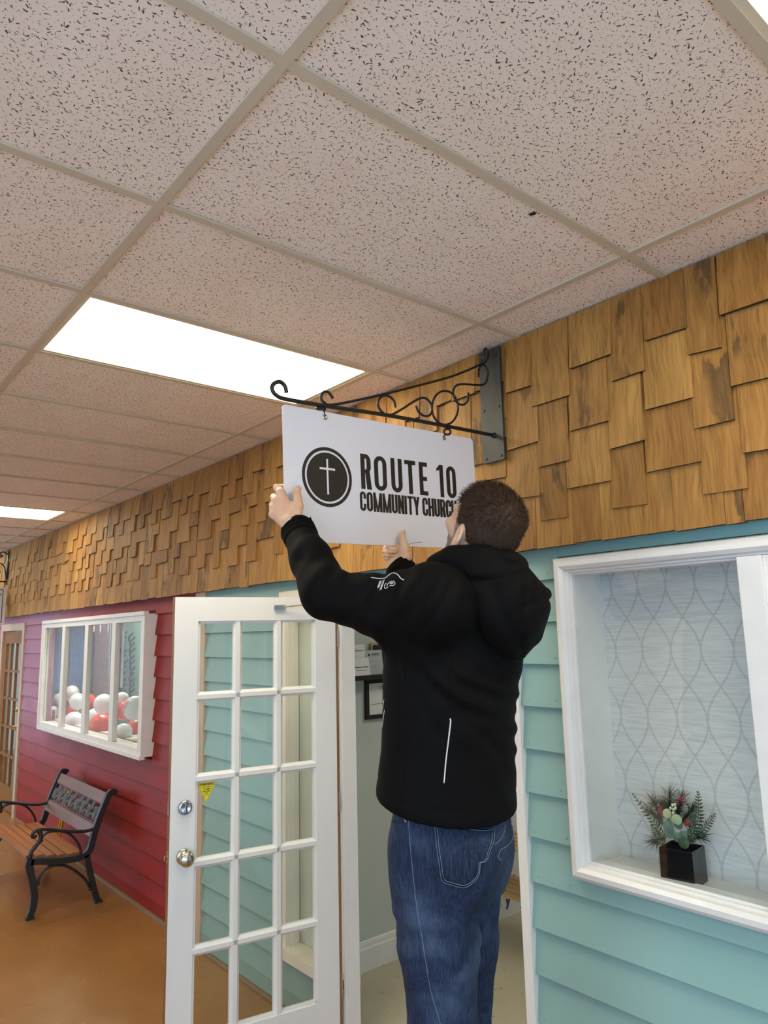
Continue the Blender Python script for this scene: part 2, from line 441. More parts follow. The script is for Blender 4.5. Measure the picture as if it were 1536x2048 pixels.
M['balloon_red'] = mat('coral red balloon', (220, 62, 66), 0.22, var=0.05)
M['mint'] = mat('mint display board', (150, 190, 172), 0.6, var=0.04)
M['blue_sheer'] = mat('pale blue fabric', (132, 180, 232), 0.6, var=0.12, vscale=6, stretch=(1, 1, 4))
M['silver'] = mat('silver fringe', (196, 198, 212), 0.32, metal=0.6, var=0.2, vscale=40)
M['black'] = mat('matt black', (20, 19, 19), 0.6, var=0.15)
M['dark'] = mat('dark interior', (44, 50, 52), 0.8)
M['potblack'] = mat('gloss black pot', (24, 21, 21), 0.16, var=0.1)
M['paper_white'] = mat('white card', (226, 224, 216), 0.6, var=0.02)
M['paper_grey'] = mat('grey card', (176, 178, 174), 0.5, var=0.02)
M['gold'] = mat('pale wood frame', (190, 152, 98), 0.5, var=0.1)
M['rackwood'] = mat('pale rack wood', (188, 156, 106), 0.5, var=0.12, vscale=18, stretch=(0.1, 1, 1))
M['purple_ink'] = mat('purple ink', (70, 44, 96), 0.5)
M['snow'] = mat('snowy ground', (226, 232, 240), 0.9)
M['pine'] = mat('dark pine needle', (38, 54, 42), 0.55, var=0.25, vscale=60)
M['fern'] = mat('fern green', (54, 74, 46), 0.5, var=0.25, vscale=60)
M['eucalyptus'] = mat('eucalyptus leaf', (92, 116, 102), 0.55, var=0.15, vscale=30)
M['eucalyptus_light'] = mat('pale eucalyptus leaf', (172, 184, 140), 0.55, var=0.1, vscale=30)
M['berry'] = mat('red berry', (176, 24, 36), 0.3, var=0.15)
M['petal'] = mat('cream petal', (226, 226, 180), 0.5)
M['jacket'] = mat('black softshell fabric', (8, 7, 8), 0.75, var=0.08, vscale=25, bump=0.12, bscale=700, spec=0.1)
M['piping'] = mat('pale grey reflective piping', (206, 206, 206), 0.5)
M['stitch'] = mat('pale blue denim thread', (112, 126, 152), 0.7)
M['hair'] = mat('dark brown hair', (62, 46, 36), 0.65, var=0.35, vscale=140, bump=0.3, bscale=260, spec=0.15)
M['stubble'] = mat('brown stubble', (104, 78, 64), 0.6, var=0.3, vscale=300)
# ------------------------------------------------------------------ setting: floor, ceiling, walls
T = 0.6096; L = 1.2192; H = 3.0
XL, XR = -13.4, 3.2          # corridor ends
YB = -3.9                    # far side of the corridor
YF = 0.285                   # clapboard face plane
def S(o): o['kind'] = 'structure'; return o

S(MB().box((XL, YB, -0.1), (XR, 0.42, 0.0)).build('floor', M['floor']))
S(MB().box((XL, 0.42, -0.1), (-3.6, 1.40, 0.0)).build('floor', M['floor']))
S(MB().box((-2.56, 0.42, -0.1), (0.6, 4.2, 0.0)).build('floor', M['speckle']))
S(MB().box((-40, -40, -0.32), (40, 40, -0.12)).build('ground', M['snow']))

ceil = S(MB().box((XL, YB, H+0.035), (XR, 0.42, H+0.13)).build('ceiling', M['tile']))
light_cells = {(-2, 0), (2, 0), (9, 0), (5, 1), (-1, 2), (12, 1), (15, 0)}   # (column along the wall, row); last ones are unseen, added to light the corridor
tile_me = {}
def tile(x0, x1, y0, y1):
    k = (round(x1-x0, 3), round(y1-y0, 3))
    if k not in tile_me:
        b = MB(); b.box((0.004, 0.004, 0.004), (k[0]-0.004, k[1]-0.004, 0.022)); tile_me[k] = b.mesh('ceiling_tile'); tile_me[k].materials.append(M['tile'])
    o = bpy.data.objects.new('ceiling_tile', tile_me[k]); COL.objects.link(o); o.parent = ceil
    o.location = (x0, y0, H+random.uniform(0, 0.0015)); return o
rows = [(-L, 0.0), (-2*L, -L), (-3*L, -2*L)]
cols = range(-4, 21)
for i in cols:
    x1, x0 = -i*T, -(i+1)*T
    for r, (y0, y1) in enumerate(rows):
        if (i, r) not in light_cells: tile(x0, x1, y0, y1)
    tile(x0, x1, 0.0, 0.262)
def bar(a, b, name='grid_bar'):
    return MB().box(a, b).build(name, M['grid'], ceil)
for y in (0.0, -L, -2*L, -3*L): bar((XL, y-0.0125, H-0.003), (XR, y+0.0125, H+0.004))
for i in cols:
    bar((-i*T-0.0125, -3*L, H-0.0025), (-i*T+0.0125, 0.262, H+0.0035))
# broken tile corner beside the grid
MB().prism([(-0.011, -0.005), (-0.003, -0.009), (0.008, -0.003), (0.010, 0.004), (0.002, 0.007), (-0.008, 0.003)], 2, -0.0005, 0.001).build('chip', M['black'], ceil).location = tuple(np.array(CAM+ray(1066, 428)*((H+0.0025-CAM[2])/ray(1066, 428)[2])))

LIGHT_LABEL = {(2, 0): 'lit ceiling panel light just beyond the hook of the sign bracket', (9, 0): 'small far lit ceiling panel light near the shingles at far left',
               (-2, 0): 'lit ceiling panel light cut off by the top right corner', (5, 1): 'added unseen ceiling panel light in the row away from the shingles, out of frame', (-1, 2): 'added unseen ceiling panel light above and behind the photographer', (12, 1): 'added unseen ceiling panel light far down the corridor, one row away from the shingles', (15, 0): 'farthest added unseen ceiling panel light along the shingles'}
for (i, r) in sorted(light_cells):
    x1, x0 = -i*T, -(i+1)*T; y0, y1 = rows[r]
    e = empty('ceiling_light', ((x0+x1)/2, (y0+y1)/2, H), label=LIGHT_LABEL[(i, r)], cat='ceiling light', group='ceiling panel lights')
    w, d = T/2-0.0125, L/2-0.0125; f = 0.018
    fr = MB()
    fr.box((-w, -d, 0.0), (w, -d+f, 0.012)).box((-w, d-f, 0.0), (w, d, 0.012)).box((-w, -d+f, 0.0), (-w+f, d-f, 0.012)).box((w-f, -d+f, 0.0), (w, d-f, 0.012))
    fr.build('frame', M['lightframe'], e)
    MB().box((-w+f, -d+f, 0.005), (w-f, d-f, 0.012)).build('diffuser', M['panel'], e)

# ---- shop front walls (panels behind the clapboards)
def panel(name, x0, x1, z0, z1, m, y0=0.30, y1=0.40):
    return S(MB().box((x0, y0, z0), (x1, y1, z1)).build(name, m))
def wall_with_holes(name, x0, x1, holes, m):
    w = MB(); xs = sorted({x0, x1, *[h[0] for h in holes], *[h[1] for h in holes]})
    for a, b in zip(xs[:-1], xs[1:]):
        hs = [h for h in holes if h[0] <= a+1e-6 and h[1] >= b-1e-6]
        zs = [(0.0, H)]
        for h in hs: zs = [(0.0, h[2]), (h[3], H)]
        for p, q in zs:
            if q-p > 0.001: w.box((a, 0.30, p), (b, 0.40, q))
    return S(w.build(name, m, fixn=False))
HOLE_SIDE = (-2.36, -1.92, 0.30, 2.06)
HOLE_RED = (-7.4, -4.24, 1.07, 2.05)
HOLE_BROWN = (-8.86, -7.90, 0.0, 2.03)
HOLE_R = (-0.47, 1.60, 1.09, 2.095)
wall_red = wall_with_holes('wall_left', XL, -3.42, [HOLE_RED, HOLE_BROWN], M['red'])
wall_mid = wall_with_holes('wall_center', -3.42, -1.30, [HOLE_SIDE, (-1.95, -1.30, 0.0, 2.07)], M['aquawall'])
wall_r = wall_with_holes('wall_right', -1.30, XR, [(-1.30, -0.762, 0.0, 2.07), HOLE_R], M['aquawall'])

def clapboards(parent, x0, x1, holes, m, ztop=2.20, zbase=0.10, joints=()):
    z0s = [1.909-0.1524*n for n in range(-3, 13)]
    for zb in sorted(z0s):
        zt = zb+0.1524
        zb_ = max(zb, zbase)
        if zt <= zbase+0.02 or zb >= ztop: continue
        xs = {x0, x1}
        for h in holes:
            if h[2] < zt and h[3] > zb_: xs |= {max(x0, min(x1, h[0])), max(x0, min(x1, h[1]))}
        row = random.random()
        for j in joints:
            if (int((zb+5)/0.1524) + int(abs(j)*10)) % 3 == 0: xs.add(j)
        xs = sorted(xs)
        for a, b in zip(xs[:-1], xs[1:]):
            spans = [(zb_, zt)]
            for h in holes:
                if h[0] <= a+1e-6 and h[1] >= b-1e-6 and h[2] < zt and h[3] > zb_:
                    spans = [s for s in ((zb_, min(zt, h[2])), (max(zb_, h[3]), zt)) if s[1]-s[0] > 0.012]
            for p, q in spans:
                bt = YF-0.020*(1-(p-zb)/0.1524); tp = YF-0.020*(1-(q-zb)/0.1524)
                j1, j2 = random.uniform(-0.0015, 0.0015), random.uniform(-0.0015, 0.0015)
                g_ = 0.0008
                vs = [(a+g_, bt+j1, p), (b-g_, bt+j2, p), (b-g_, 0.2995, p), (a+g_, 0.2995, p), (a+g_, tp, q-0.0005), (b-g_, tp, q-0.0005), (b-g_, 0.2995, q-0.0005), (a+g_, 0.2995, q-0.0005)]
                o = MB().add(vs, [(3, 2, 1, 0), (4, 5, 6, 7), (0, 1, 5, 4), (1, 2, 6, 5), (2, 3, 7, 6), (3, 0, 4, 7)]).build('clapboard', m, parent, fixn=False)
                if q-p > 0.1 and b-a > 0.15:      # nail heads near the ends
                    nl = MB(); few = m is M['red']
                    for xx in ([a+0.03, b-0.04] if b-a < 0.8 else [a+0.035] + [a+0.42*k for k in range(1, int((b-a)/0.42)+1)]):
                        if a+0.01 < xx < b-0.01 and not (few and random.random() > 0.15):
                            zz = p+0.022+random.uniform(-0.004, 0.006)
                            yy = YF-0.020*(1-(zz-zb)/0.1524)
                            nl.lathe((xx+random.uniform(-0.01, 0.01), yy+0.002, zz), [(0.0042, 0), (0.0042, 0.0035), (0.002, 0.0042)], 6, (0, -1, 0))
                    if nl.v: nl.build('nail_heads', m, o)
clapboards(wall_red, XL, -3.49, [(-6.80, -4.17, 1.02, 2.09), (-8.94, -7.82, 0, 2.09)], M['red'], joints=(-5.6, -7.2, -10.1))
clapboards(wall_mid, -3.345, -1.86, [(-2.42, -1.86, 0.26, 2.12)], M['aqua'])
clapboards(wall_r, -0.730, XR, [(-0.53, 1.70, 1.05, 2.14)], M['aqua'])
# bottom skirt boards and floor mouldings
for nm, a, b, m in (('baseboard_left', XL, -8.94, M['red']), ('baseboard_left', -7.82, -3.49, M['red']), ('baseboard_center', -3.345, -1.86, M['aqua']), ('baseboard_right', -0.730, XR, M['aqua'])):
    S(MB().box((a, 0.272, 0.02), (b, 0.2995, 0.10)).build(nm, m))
for nm, a, b in (('trim_floor', XL, -8.94), ('trim_floor', -7.82, -3.38), ('trim_floor', -3.38, -1.86), ('trim_floor', -0.730, XR)):
    q = [(0.272, 0.0)] + [(0.272-0.020*math.cos(t), 0.020*math.sin(t)) for t in [k*math.pi/12 for k in range(7)]]
    S(MB().prism(q, 0, a, b).build(nm, M['basewood']))
# corner board between red and aqua fronts
S(MB().box((-3.49, 0.262, 0.0), (-3.345, 0.2995, 2.2)).build('trim_corner', M['tan'], bevel=0.002))

# ---- doorway casing and jambs
c = MB()
S(MB().box((-1.872, 0.262, 0.0), (-1.845, 0.345, 2.10)).build('trim_jamb', M['white'], bevel=0.002))
S(MB().box((-0.770, 0.254, 0.0), (-0.730, 0.40, 2.10)).build('trim_jamb', M['white'], bevel=0.003))
S(MB().box((-1.872, 0.262, 2.07), (-0.730, 0.40, 2.12)).build('trim_header', M['white'], bevel=0.002))

# ---- side light window left of the doorway (seen through the open door)
w3 = S(empty('window_3', (-2.14, 0.27, 0.30)))
o3 = (-2.14, 0.27, 0.30)
fr = MB(o3); fr.box((-2.42, 0.255, 0.26), (-2.35, 0.2995, 2.12)).box((-1.93, 0.255, 0.26), (-1.862, 0.2995, 2.12)).box((-2.35, 0.255, 2.05), (-1.93, 0.2995, 2.12))
fr.build('casing', M['cream'], w3, bevel=0.003)
MB(o3).box((-2.42, 0.232, 0.255), (-1.862, 0.36, 0.31)).build('sill', M['cream'], w3, bevel=0.003)
fr = MB(o3); fr.box((-2.36, 0.27, 0.31), (-2.345, 0.40, 2.06)).box((-1.935, 0.27, 0.31), (-1.92, 0.40, 2.06)).box((-2.345, 0.27, 2.045), (-1.935, 0.40, 2.06))
fr.build('reveal', M['cream'], w3)
MB(o3).box((-2.345, 0.3375, 0.31), (-2.343, 0.3395, 2.045)).build('gasket', M['plate'], w3)
MB(o3).box((-2.345, 0.34, 0.31), (-1.935, 0.346, 2.045)).build('pane', M['glass'], w3)
S(MB().box((-2.344, 0.352, 0.30), (-1.936, 0.362, 2.05)).build('wall_panel', M['sidepanel']))

# ---- room behind the doorway
S(MB().box((-2.56, 0.40, 0.0), (-2.446, 4.2, 2.6)).build('wall_room_left', M['roomwall']))
S(MB().box((-2.56, 4.1, 0.0), (0.6, 4.2, 2.6)).build('wall_room_back', M['roomwall']))
S(MB().box((0.5, 0.46, 0.0), (0.6, 4.2, 2.6)).build('wall_room_right', M['roomwall']))
S(MB().box((-2.56, 0.40, 2.6), (0.6, 4.2, 2.7)).build('ceiling_room', M['roomwhite']))
b = MB(); b.prism([(-2.446, 0.0), (-2.428, 0.0), (-2.428, 0.115), (-2.434, 0.122), (-2.434, 0.135), (-2.438, 0.150), (-2.446, 0.156)], 1, 0.45, 4.1)
S(b.build('baseboard_room', M['roomwhite']))
S(MB().box((-2.43, 4.075, 0.0), (0.5, 4.1, 0.15)).build('baseboard_room', M['roomwhite']))
e = empty('ceiling_light', (-1.2, 1.9, 2.59), label='added unseen ceiling light in the white room behind the doorway', cat='ceiling light')  # lamp added out of view to light this room
MB().box((-0.31, -0.61, -0.02), (0.31, 0.61, 0.005)).build('frame', M['lightframe'], e)
MB().box((-0.29, -0.59, -0.024), (0.29, 0.59, -0.0205)).build('diffuser', M['roomfill'], e)
# white framed door in the back wall of that room
d3 = S(empty('door_3', (-1.45, 4.09, 0.0)))
MB().box((-0.5, -0.02, 0.0), (0.5, 0.0, 2.1)).build('casing', M['roomwhite'], d3)
MB().box((-0.41, -0.035, 0.01), (0.41, -0.02, 2.03)).build('leaf', M['cream'], d3)
MB().lathe((0.34, -0.035, 0.95), [(0.02, 0), (0.02, 0.02), (0.028, 0.04), (0.015, 0.06)], 14, (0, -1, 0)).build('knob', M['steel'], d3, smooth=True)

# ---- far side of the corridor: posts and sill of the shop windows, open to the daylight
ow = MB(); ow.box((XL, YB-0.12, -0.1), (XR, YB, 0.45)).box((XL, YB-0.12, 2.65), (XR, YB, 3.15)).box((-6.2, YB-0.12, 0.45), (-0.7, YB, 2.65))
S(ow.build('wall_opposite', M['cream'], fixn=False))
for x in (-13.0, -11.3, -9.6, -7.9, -6.25, -0.65, 0.6, 1.9, 3.1): S(MB().box((x-0.05, YB-0.1, 0.45), (x+0.05, YB, 2.65)).build('trim_post', M['white']))
w = MB(); w.box((XL-0.08, YB, -0.1), (XL, 0.42, 3.15)); S(w.build('wall_end_left', M['cream'], fixn=False))
w = MB(); x = XR; w.box((x, YB, 2.45), (x+0.08, 0.42, 3.15)).box((x, YB, -0.1), (x+0.08, 0.42, 0.12)).box((x, -0.9, 0.12), (x+0.08, 0.42, 2.45)).box((x, -2.3, 0.12), (x+0.08, -2.2, 2.45))
S(w.build('wall_end_right', M['cream'], fixn=False))

# ------------------------------------------------------------------ shingle fascia
YS = 0.20
fas = S(MB().box((XL, 0.232, 2.186), (XR, 0.2995, H)).build('trim_fascia', M['wood']))
tag(fas, 'band of weathered wooden shingles under the ceiling')
S(MB().box((XL, 0.236, 2.178), (XR, 0.2995, 2.192)).build('trim_soffit', M['aquawall']))
# courses: 0 = bottom ... 3 = top; thickness at the butt 0.016
def shingle(x0, x1, zb0, zb1, zt, course, parent=fas, name='shingle'):
    """wedge plank; zb0/zb1 bottom corners; higher courses lie further out"""
    g_ = 0.0012; t0 = 0.021; base = 0.231-0.0035*course
    jb = random.uniform(0, 0.004)
    yb = base-t0-jb
    # local frame at the bottom left corner
    o = np.array([x0, yb, zb0])
    b = MB(o)
    vs = [(x0+g_, yb, zb0), (x1-g_, yb+random.uniform(-.002, .002), zb1), (x1-g_, base+0.001, zb1), (x0+g_, base+0.001, zb0),
          (x0+g_, base-0.0045, zt), (x1-g_, base-0.0045, zt), (x1-g_, base+0.001, zt), (x0+g_, base+0.001, zt)]
    b.add(vs, [(3, 2, 1, 0), (4, 5, 6, 7), (0, 1, 5, 4), (1, 2, 6, 5), (2, 3, 7, 6), (3, 0, 4, 7)])
    ob = b.build(name, M['shingle'], parent, fixn=False); ob.location = o
    ob.data.materials.append(M['shingle_end']); ob.data.polygons[0].material_index = 1
    return ob
def zx(px, py, Y=0.213):
    q = aty(936+px/2.56, 450+py/2.56, Y); return float(q[0]), float(q[2])
# near shingles, measured: (left, right, bottom-left xy, bottom-right xy) in the detail view
A = [(205, 336, 865, 825), (336, 532, 935, 873), (532, 746, 742, 663), (746, 918, 806, 748), (918, 1134, 598, 530), (1136, 1308, 670, 630), (1298, 1560, 470, 382), (1562, 1760, 560, 500), (1762, 1990, 420, 350)]
B = [(190, 208, 998, 990), (208, 372, 1158, 1108), (372, 531, 1242, 1205), (532, 735, 1058, 1003), (735, 914, 1150, 1103), (918, 1165, 950, 885), (1167, 1372, 1047, 998), (1355, 1560, 830, 780), (1562, 1790, 900, 840), (1792, 2000, 780, 720)]
Cc = [(80, 203, 1312, 1290), (203, 376, 1408, 1385), (377, 519, 1516, 1495), (513, 742, 1352, 1308), (743, 924, 1453, 1429), (920, 1206, 1268, 1210), (1210, 1440, 1382, 1348), (1412, 1600, 1170, 1140), (1602, 1800, 1270, 1220), (1802, 2020, 1150, 1080)]
Dd = [(70, 232), (232, 355), (355, 546), (546, 689), (689, 905), (905, 1071), (1071, 1335), (1335, 1434), (1434, 1620), (1620, 1830), (1830, 2040)]
ZF = 2.172
for c_, lst in ((3, A), (2, B), (1, Cc)):
    for l, r, yl, yr in lst:
        x0, z0 = zx(l+ (0 if l > 300 else 0), yl); x1, z1 = zx(r, yr)
        shingle(x0, x1, z0, z1, min(H-0.001, max(z0, z1)+0.47) if c_ < 3 else H-0.001, c_)
for l, r in Dd:
    x0, _ = zx(l, 1640); x1, _ = zx(r, 1620)
    shingle(x0, x1, ZF+random.uniform(-.004, .003), ZF+random.uniform(-.004, .003), ZF+0.45, 0)
# the rest of the band to the left: zigzag butts, courses of random widths
x_edge = zx(200, 1000)[0]
XSTUFF = -7.4
rest = MB()
def far_course(course, zmid, amp, xstart):
    x = xstart; k = 0
    while x > XL:
        w = random.choice((0.095, 0.11, 0.125, 0.14, 0.16, 0.19))*random.uniform(0.93, 1.07)
        x0 = max(XL, x-w)
        hi = (k % 2 == 0) if random.random() > 0.12 else random.random() > 0.5
        z = zmid+(amp if hi else -amp)+random.uniform(-0.014, 0.014); k += 1
        zt = H-0.001 if course == 3 else min(H-0.001, z+0.40)
        if course == 0: z = ZF+random.uniform(-.004, .004); zt = z+0.42
        if x0 > XSTUFF: shingle(x0, x, z, z+random.uniform(-.004, .004), zt, course)
        else:
            base = 0.231-0.0035*course; yb = base-0.022
            rest.add([(x0+.001, yb, z), (x-.001, yb, z), (x-.001, base, z), (x0+.001, base, z), (x0+.001, base-.0045, zt), (x-.001, base-.0045, zt), (x-.001, base, zt), (x0+.001, base, zt)],
                     [(3, 2, 1, 0), (4, 5, 6, 7), (0, 1, 5, 4), (1, 2, 6, 5), (2, 3, 7, 6), (3, 0, 4, 7)])
        x = x0
far_course(3, 2.775, 0.052, x_edge); far_course(2, 2.575, 0.052, x_edge); far_course(1, 2.370, 0.052, zx(80, 1300)[0]); far_course(0, 0, 0, zx(70, 1640)[0])
for c_, x, zm in ((3, zx(1990, 385)[0], 2.785), (2, zx(2000, 720)[0], 2.575), (1, zx(2020, 1080)[0], 2.365), (0, zx(2040, 1600)[0], ZF)):
    k = 0
    while x < XR-0.06:                       # the same courses carried on to the right end of the front
        w = min(random.choice((0.11, 0.14, 0.17, 0.21, 0.24)), XR-x); z = zm if c_ == 0 else zm+(0.046 if k % 2 else -0.046)+random.uniform(-.02, .02); k += 1
        shingle(x, x+w, z, z+random.uniform(-.004, .004), H-0.001 if c_ == 3 else min(H-0.001, z+0.44), c_); x += w
rest.build('shingle_strip', M['shingle'], fas, fixn=False, kind='stuff')
# ------------------------------------------------------------------ white french door, open (door_1)
HX, HY = -1.8715, 0.2365                 # hinge line
DW, DZ0, DZ1, DT = 0.785, 0.012, 2.062, 0.036
d1 = S(empty('door_1', (HX, HY, 0.0), math.radians(-100.6)))
tag(d1, 'open white french door with fifteen panes and nickel knob')
# local: x from hinge to free edge, camera side is +y, thickness in y
ST = 0.106; SH_ = 0.108; TOPR, BOTR = 0.108, 0.235; MU = 0.026
y0, y1 = -DT/2, DT/2
fr = MB()
fr.box((0.0, y0, DZ0), (SH_, y1, DZ1)).box((DW-ST, y0, DZ0), (DW, y1, DZ1)).box((SH_, y0, DZ1-TOPR), (DW-ST, y1, DZ1)).box((SH_, y0, DZ0), (DW-ST, y1, DZ0+BOTR))
fr.build('frame', M['doorwhite'], d1)
gx0, gx1, gz0, gz1 = SH_, DW-ST, DZ0+BOTR, DZ1-TOPR
cw = (gx1-gx0-2*MU)/3; ch = (gz1-gz0-4*MU)/5
def muntin(b, p0, p1, vert):
    """moulded bar: flat face with stepped sides"""
    (x0, z0), (x1, z1) = p0, p1; s = 0.008
    if vert:
        poly = [(x0-s, -0.006), (x0, -0.012), (x0+0.002, y1-0.004), (x0+0.005, y1-0.001), (x1-0.005, y1-0.001), (x1-0.002, y1-0.004), (x1, -0.012), (x1+s, -0.006), (x1+s, -0.004)]
        poly = [(x0-s, y0+0.006), (x1+s, y0+0.006), (x1+s, 0.004), (x1, 0.010), (x1-0.004, y1-0.002), (x0+0.004, y1-0.002), (x0, 0.010), (x0-s, 0.004)]
        b.prism(poly, 2, z0, z1)
    else:
        poly = [(y0+0.006, z0-s), (0.004, z0-s), (0.010, z0), (y1-0.002, z0+0.004), (y1-0.002, z1-0.004), (0.010, z1), (0.004, z1+s), (y0+0.006, z1+s)]
        b.prism(poly, 0, x0, x1)
for k in (1, 2):
    x = gx0+k*cw+(k-1)*MU; b = MB(); muntin(b, (x, gz0), (x+MU, gz1), True); b.build('muntin', M['doorwhite'], d1)
for k in (1, 2, 3, 4):
    z = gz0+k*ch+(k-1)*MU; b = MB(); muntin(b, (gx0, z), (gx1, z+MU), False); b.build('muntin', M['doorwhite'], d1)
# glazing bead round the whole light
b = MB()
for (a0, a1) in (((gx0, gz0), (gx1, gz0+0.011)), ((gx0, gz1-0.011), (gx1, gz1))): b.box((a0[0], y0+0.006, a0[1]), (a1[0], 0.010, a1[1]))
for (xa, xb) in ((gx0, gx0+0.011), (gx1-0.011, gx1)): b.box((xa, y0+0.006, gz0), (xb, 0.010, gz1))
b.build('glazing_bead', M['doorwhite'], d1)
for i in range(3):
    for j in range(5):
        xa = gx0+i*(cw+MU); za = gz0+j*(ch+MU)
        MB().box((xa-0.004, -0.002, za-0.004), (xa+cw+0.004, 0.001, za+ch+0.004)).build('pane', M['glass'], d1)
MB().box((-0.011, y0+0.001, DZ0), (0.0, y1-0.001, DZ1)).build('hinge_edge', M['wood'], d1)
MB().box((DW, y0+0.001, DZ0), (DW+0.0025, y1-0.001, DZ1)).build('latch_edge', M['wood'], d1)
for z in (0.25, 1.05, 1.82):
    MB().lathe((-0.013, y1-0.004, z), [(0.0045, 0), (0.0045, 0.09)], 10).build('hinge', M['steel'], d1, smooth=False)
# knob, deadbolt, latch plates (z from the photograph)
ZK, ZD = 0.966, 1.164; KX = DW-0.062
k = MB(); k.lathe((KX, y1, ZK), [(0.033, 0), (0.033, 0.004), (0.029, 0.009), (0.014, 0.013), (0.012, 0.032), (0.020, 0.038), (0.029, 0.048), (0.030, 0.058), (0.025, 0.066), (0.010, 0.070), (0.0, 0.0705)], 32, (0, 1, 0))
k.build('knob', M['steel'], d1, smooth=True)
k = MB(); k.lathe((KX, y1, ZD), [(0.031, 0), (0.031, 0.006), (0.027, 0.012), (0.020, 0.014), (0.018, 0.012), (0.0, 0.012)], 32, (0, 1, 0))
db = k.build('deadbolt', M['chrome'], d1, smooth=True)
MB().box((KX-0.005, y1+0.012, ZD-0.016), (KX+0.005, y1+0.028, ZD+0.016)).build('thumb_turn', M['chrome'], db, bevel=0.002)
for z, h in ((ZK, 0.028), (ZD, 0.028)):
    p_ = MB().box((DW+0.002, -0.012, z-h), (DW+0.0045, 0.012, z+h)).build('latch_plate', M['steel'], d1)
MB().box((DW+0.004, -0.006, ZK-0.009), (DW+0.016, 0.006, ZK+0.009)).build('latch', M['brass'], d1, bevel=0.002)
# closer hook on the top rail with its rod to the door frame
cb = MB().box((0.268, y1, 2.003), (0.322, y1+0.012, 2.024)).build('closer_bracket', M['chrome'], d1, bevel=0.002)
MB().tube([(0.275, y1+0.014, 2.016), (0.12, y1+0.05, 2.03), (0.02, y1+0.12, 2.045)], 0.0035, 8).build('closer_rod', M['steel'], cb)
# warning sticker, upper latch-side corner of the third row of panes
zs = gz0+2*(ch+MU)+ch-0.006; xs_ = gx1-0.006
st = MB(); st.prism([(xs_-0.092, zs), (xs_-0.002, zs), (xs_-0.047, zs-0.088)], 1, 0.0012, 0.0020)
stk = st.build('warning_sticker', M['yellow'], d1)
def sticker_text(txt, size, dz, bold=0.0):
    me = text_mesh('warning_text', txt, size, extrude=0.0002, bold=bold); me.materials.append(M['ink'])
    o = link('warning_text', me, None, stk)
    o.matrix_local = frame_matrix((xs_-0.047, 0.0023, zs-dz), (-1, 0, 0), (0, 0, 1), (0, 1, 0))
sticker_text('WARNING', 0.0135, 0.0095, 0.0004); sticker_text('PROTECTED BY', 0.0062, 0.0205); sticker_text('ALARM', 0.0088, 0.030, 0.0002); sticker_text('SERVICES', 0.0080, 0.0395, 0.0002); sticker_text('LTD', 0.0080, 0.0475, 0.0002); sticker_text('24 HOURS', 0.0048, 0.0555)
bo = MB()
for (pa, pb) in (((xs_-0.088, zs-0.0025), (xs_-0.006, zs-0.0025)), ((xs_-0.006, zs-0.0025), (xs_-0.047, zs-0.083)), ((xs_-0.047, zs-0.083), (xs_-0.088, zs-0.0025))):
    bo.tube([(pa[0], 0.0021, pa[1]), (pb[0], 0.0021, pb[1])], 0.0006, 4)
bo.build('sticker_border', M['ink'], stk)

# ------------------------------------------------------------------ brown glazed door at the far left (door_2)
d2 = S(empty('door_2', (-8.38, 0.28, 0.0)))
tag(d2, 'varnished brown glazed door with brass handles at far left')
b = MB(); b.box((-0.54, -0.025, 0.0), (-0.46, 0.02, 2.09)).box((0.46, -0.025, 0.0), (0.54, 0.02, 2.09)).box((-0.46, -0.025, 2.01), (0.46, 0.02, 2.09))
b.build('casing', M['tan'], d2, bevel=0.002)
b = MB(); b.box((-0.455, -0.002, 0.01), (-0.345, 0.033, 2.005)).box((0.345, -0.002, 0.01), (0.455, 0.033, 2.005)).box((-0.345, -0.002, 1.86), (0.345, 0.033, 2.005)).box((-0.345, -0.002, 0.01), (0.345, 0.033, 0.27))
b.build('frame', M['brown'], d2)
for x in (-0.118, 0.118): MB().box((x-0.014, 0.0, 0.27), (x+0.014, 0.03, 1.86)).build('muntin', M['brown'], d2)
for z in (0.588, 0.906, 1.224, 1.542): MB().box((-0.345, 0.001, z-0.014), (0.345, 0.029, z+0.014)).build('muntin', M['brown'], d2)
for i in range(3):
    for j in range(5): MB().box((-0.345+i*0.236+.012, 0.013, 0.27+j*0.318+.012), (-0.345+(i+1)*0.236-.012, 0.017, 0.27+(j+1)*0.318-.012)).build('pane', M['glass'], d2)
MB().lathe((0.40, -0.002, 1.13), [(0.034, 0), (0.034, 0.01), (0.02, 0.02), (0.02, 0.03)], 16, (0, -1, 0)).build('deadbolt', M['brass'], d2, smooth=True)
b = MB(); b.lathe((0.40, -0.002, 0.95), [(0.032, 0), (0.03, 0.01), (0.012, 0.016), (0.012, 0.045)], 16, (0, -1, 0)); b.tube(catmull([(0.40, -0.042, 0.95), (0.34, -0.046, 0.955), (0.28, -0.042, 0.945)], 5), 0.009, 8)
b.build('lever_handle', M['brass'], d2, smooth=True)

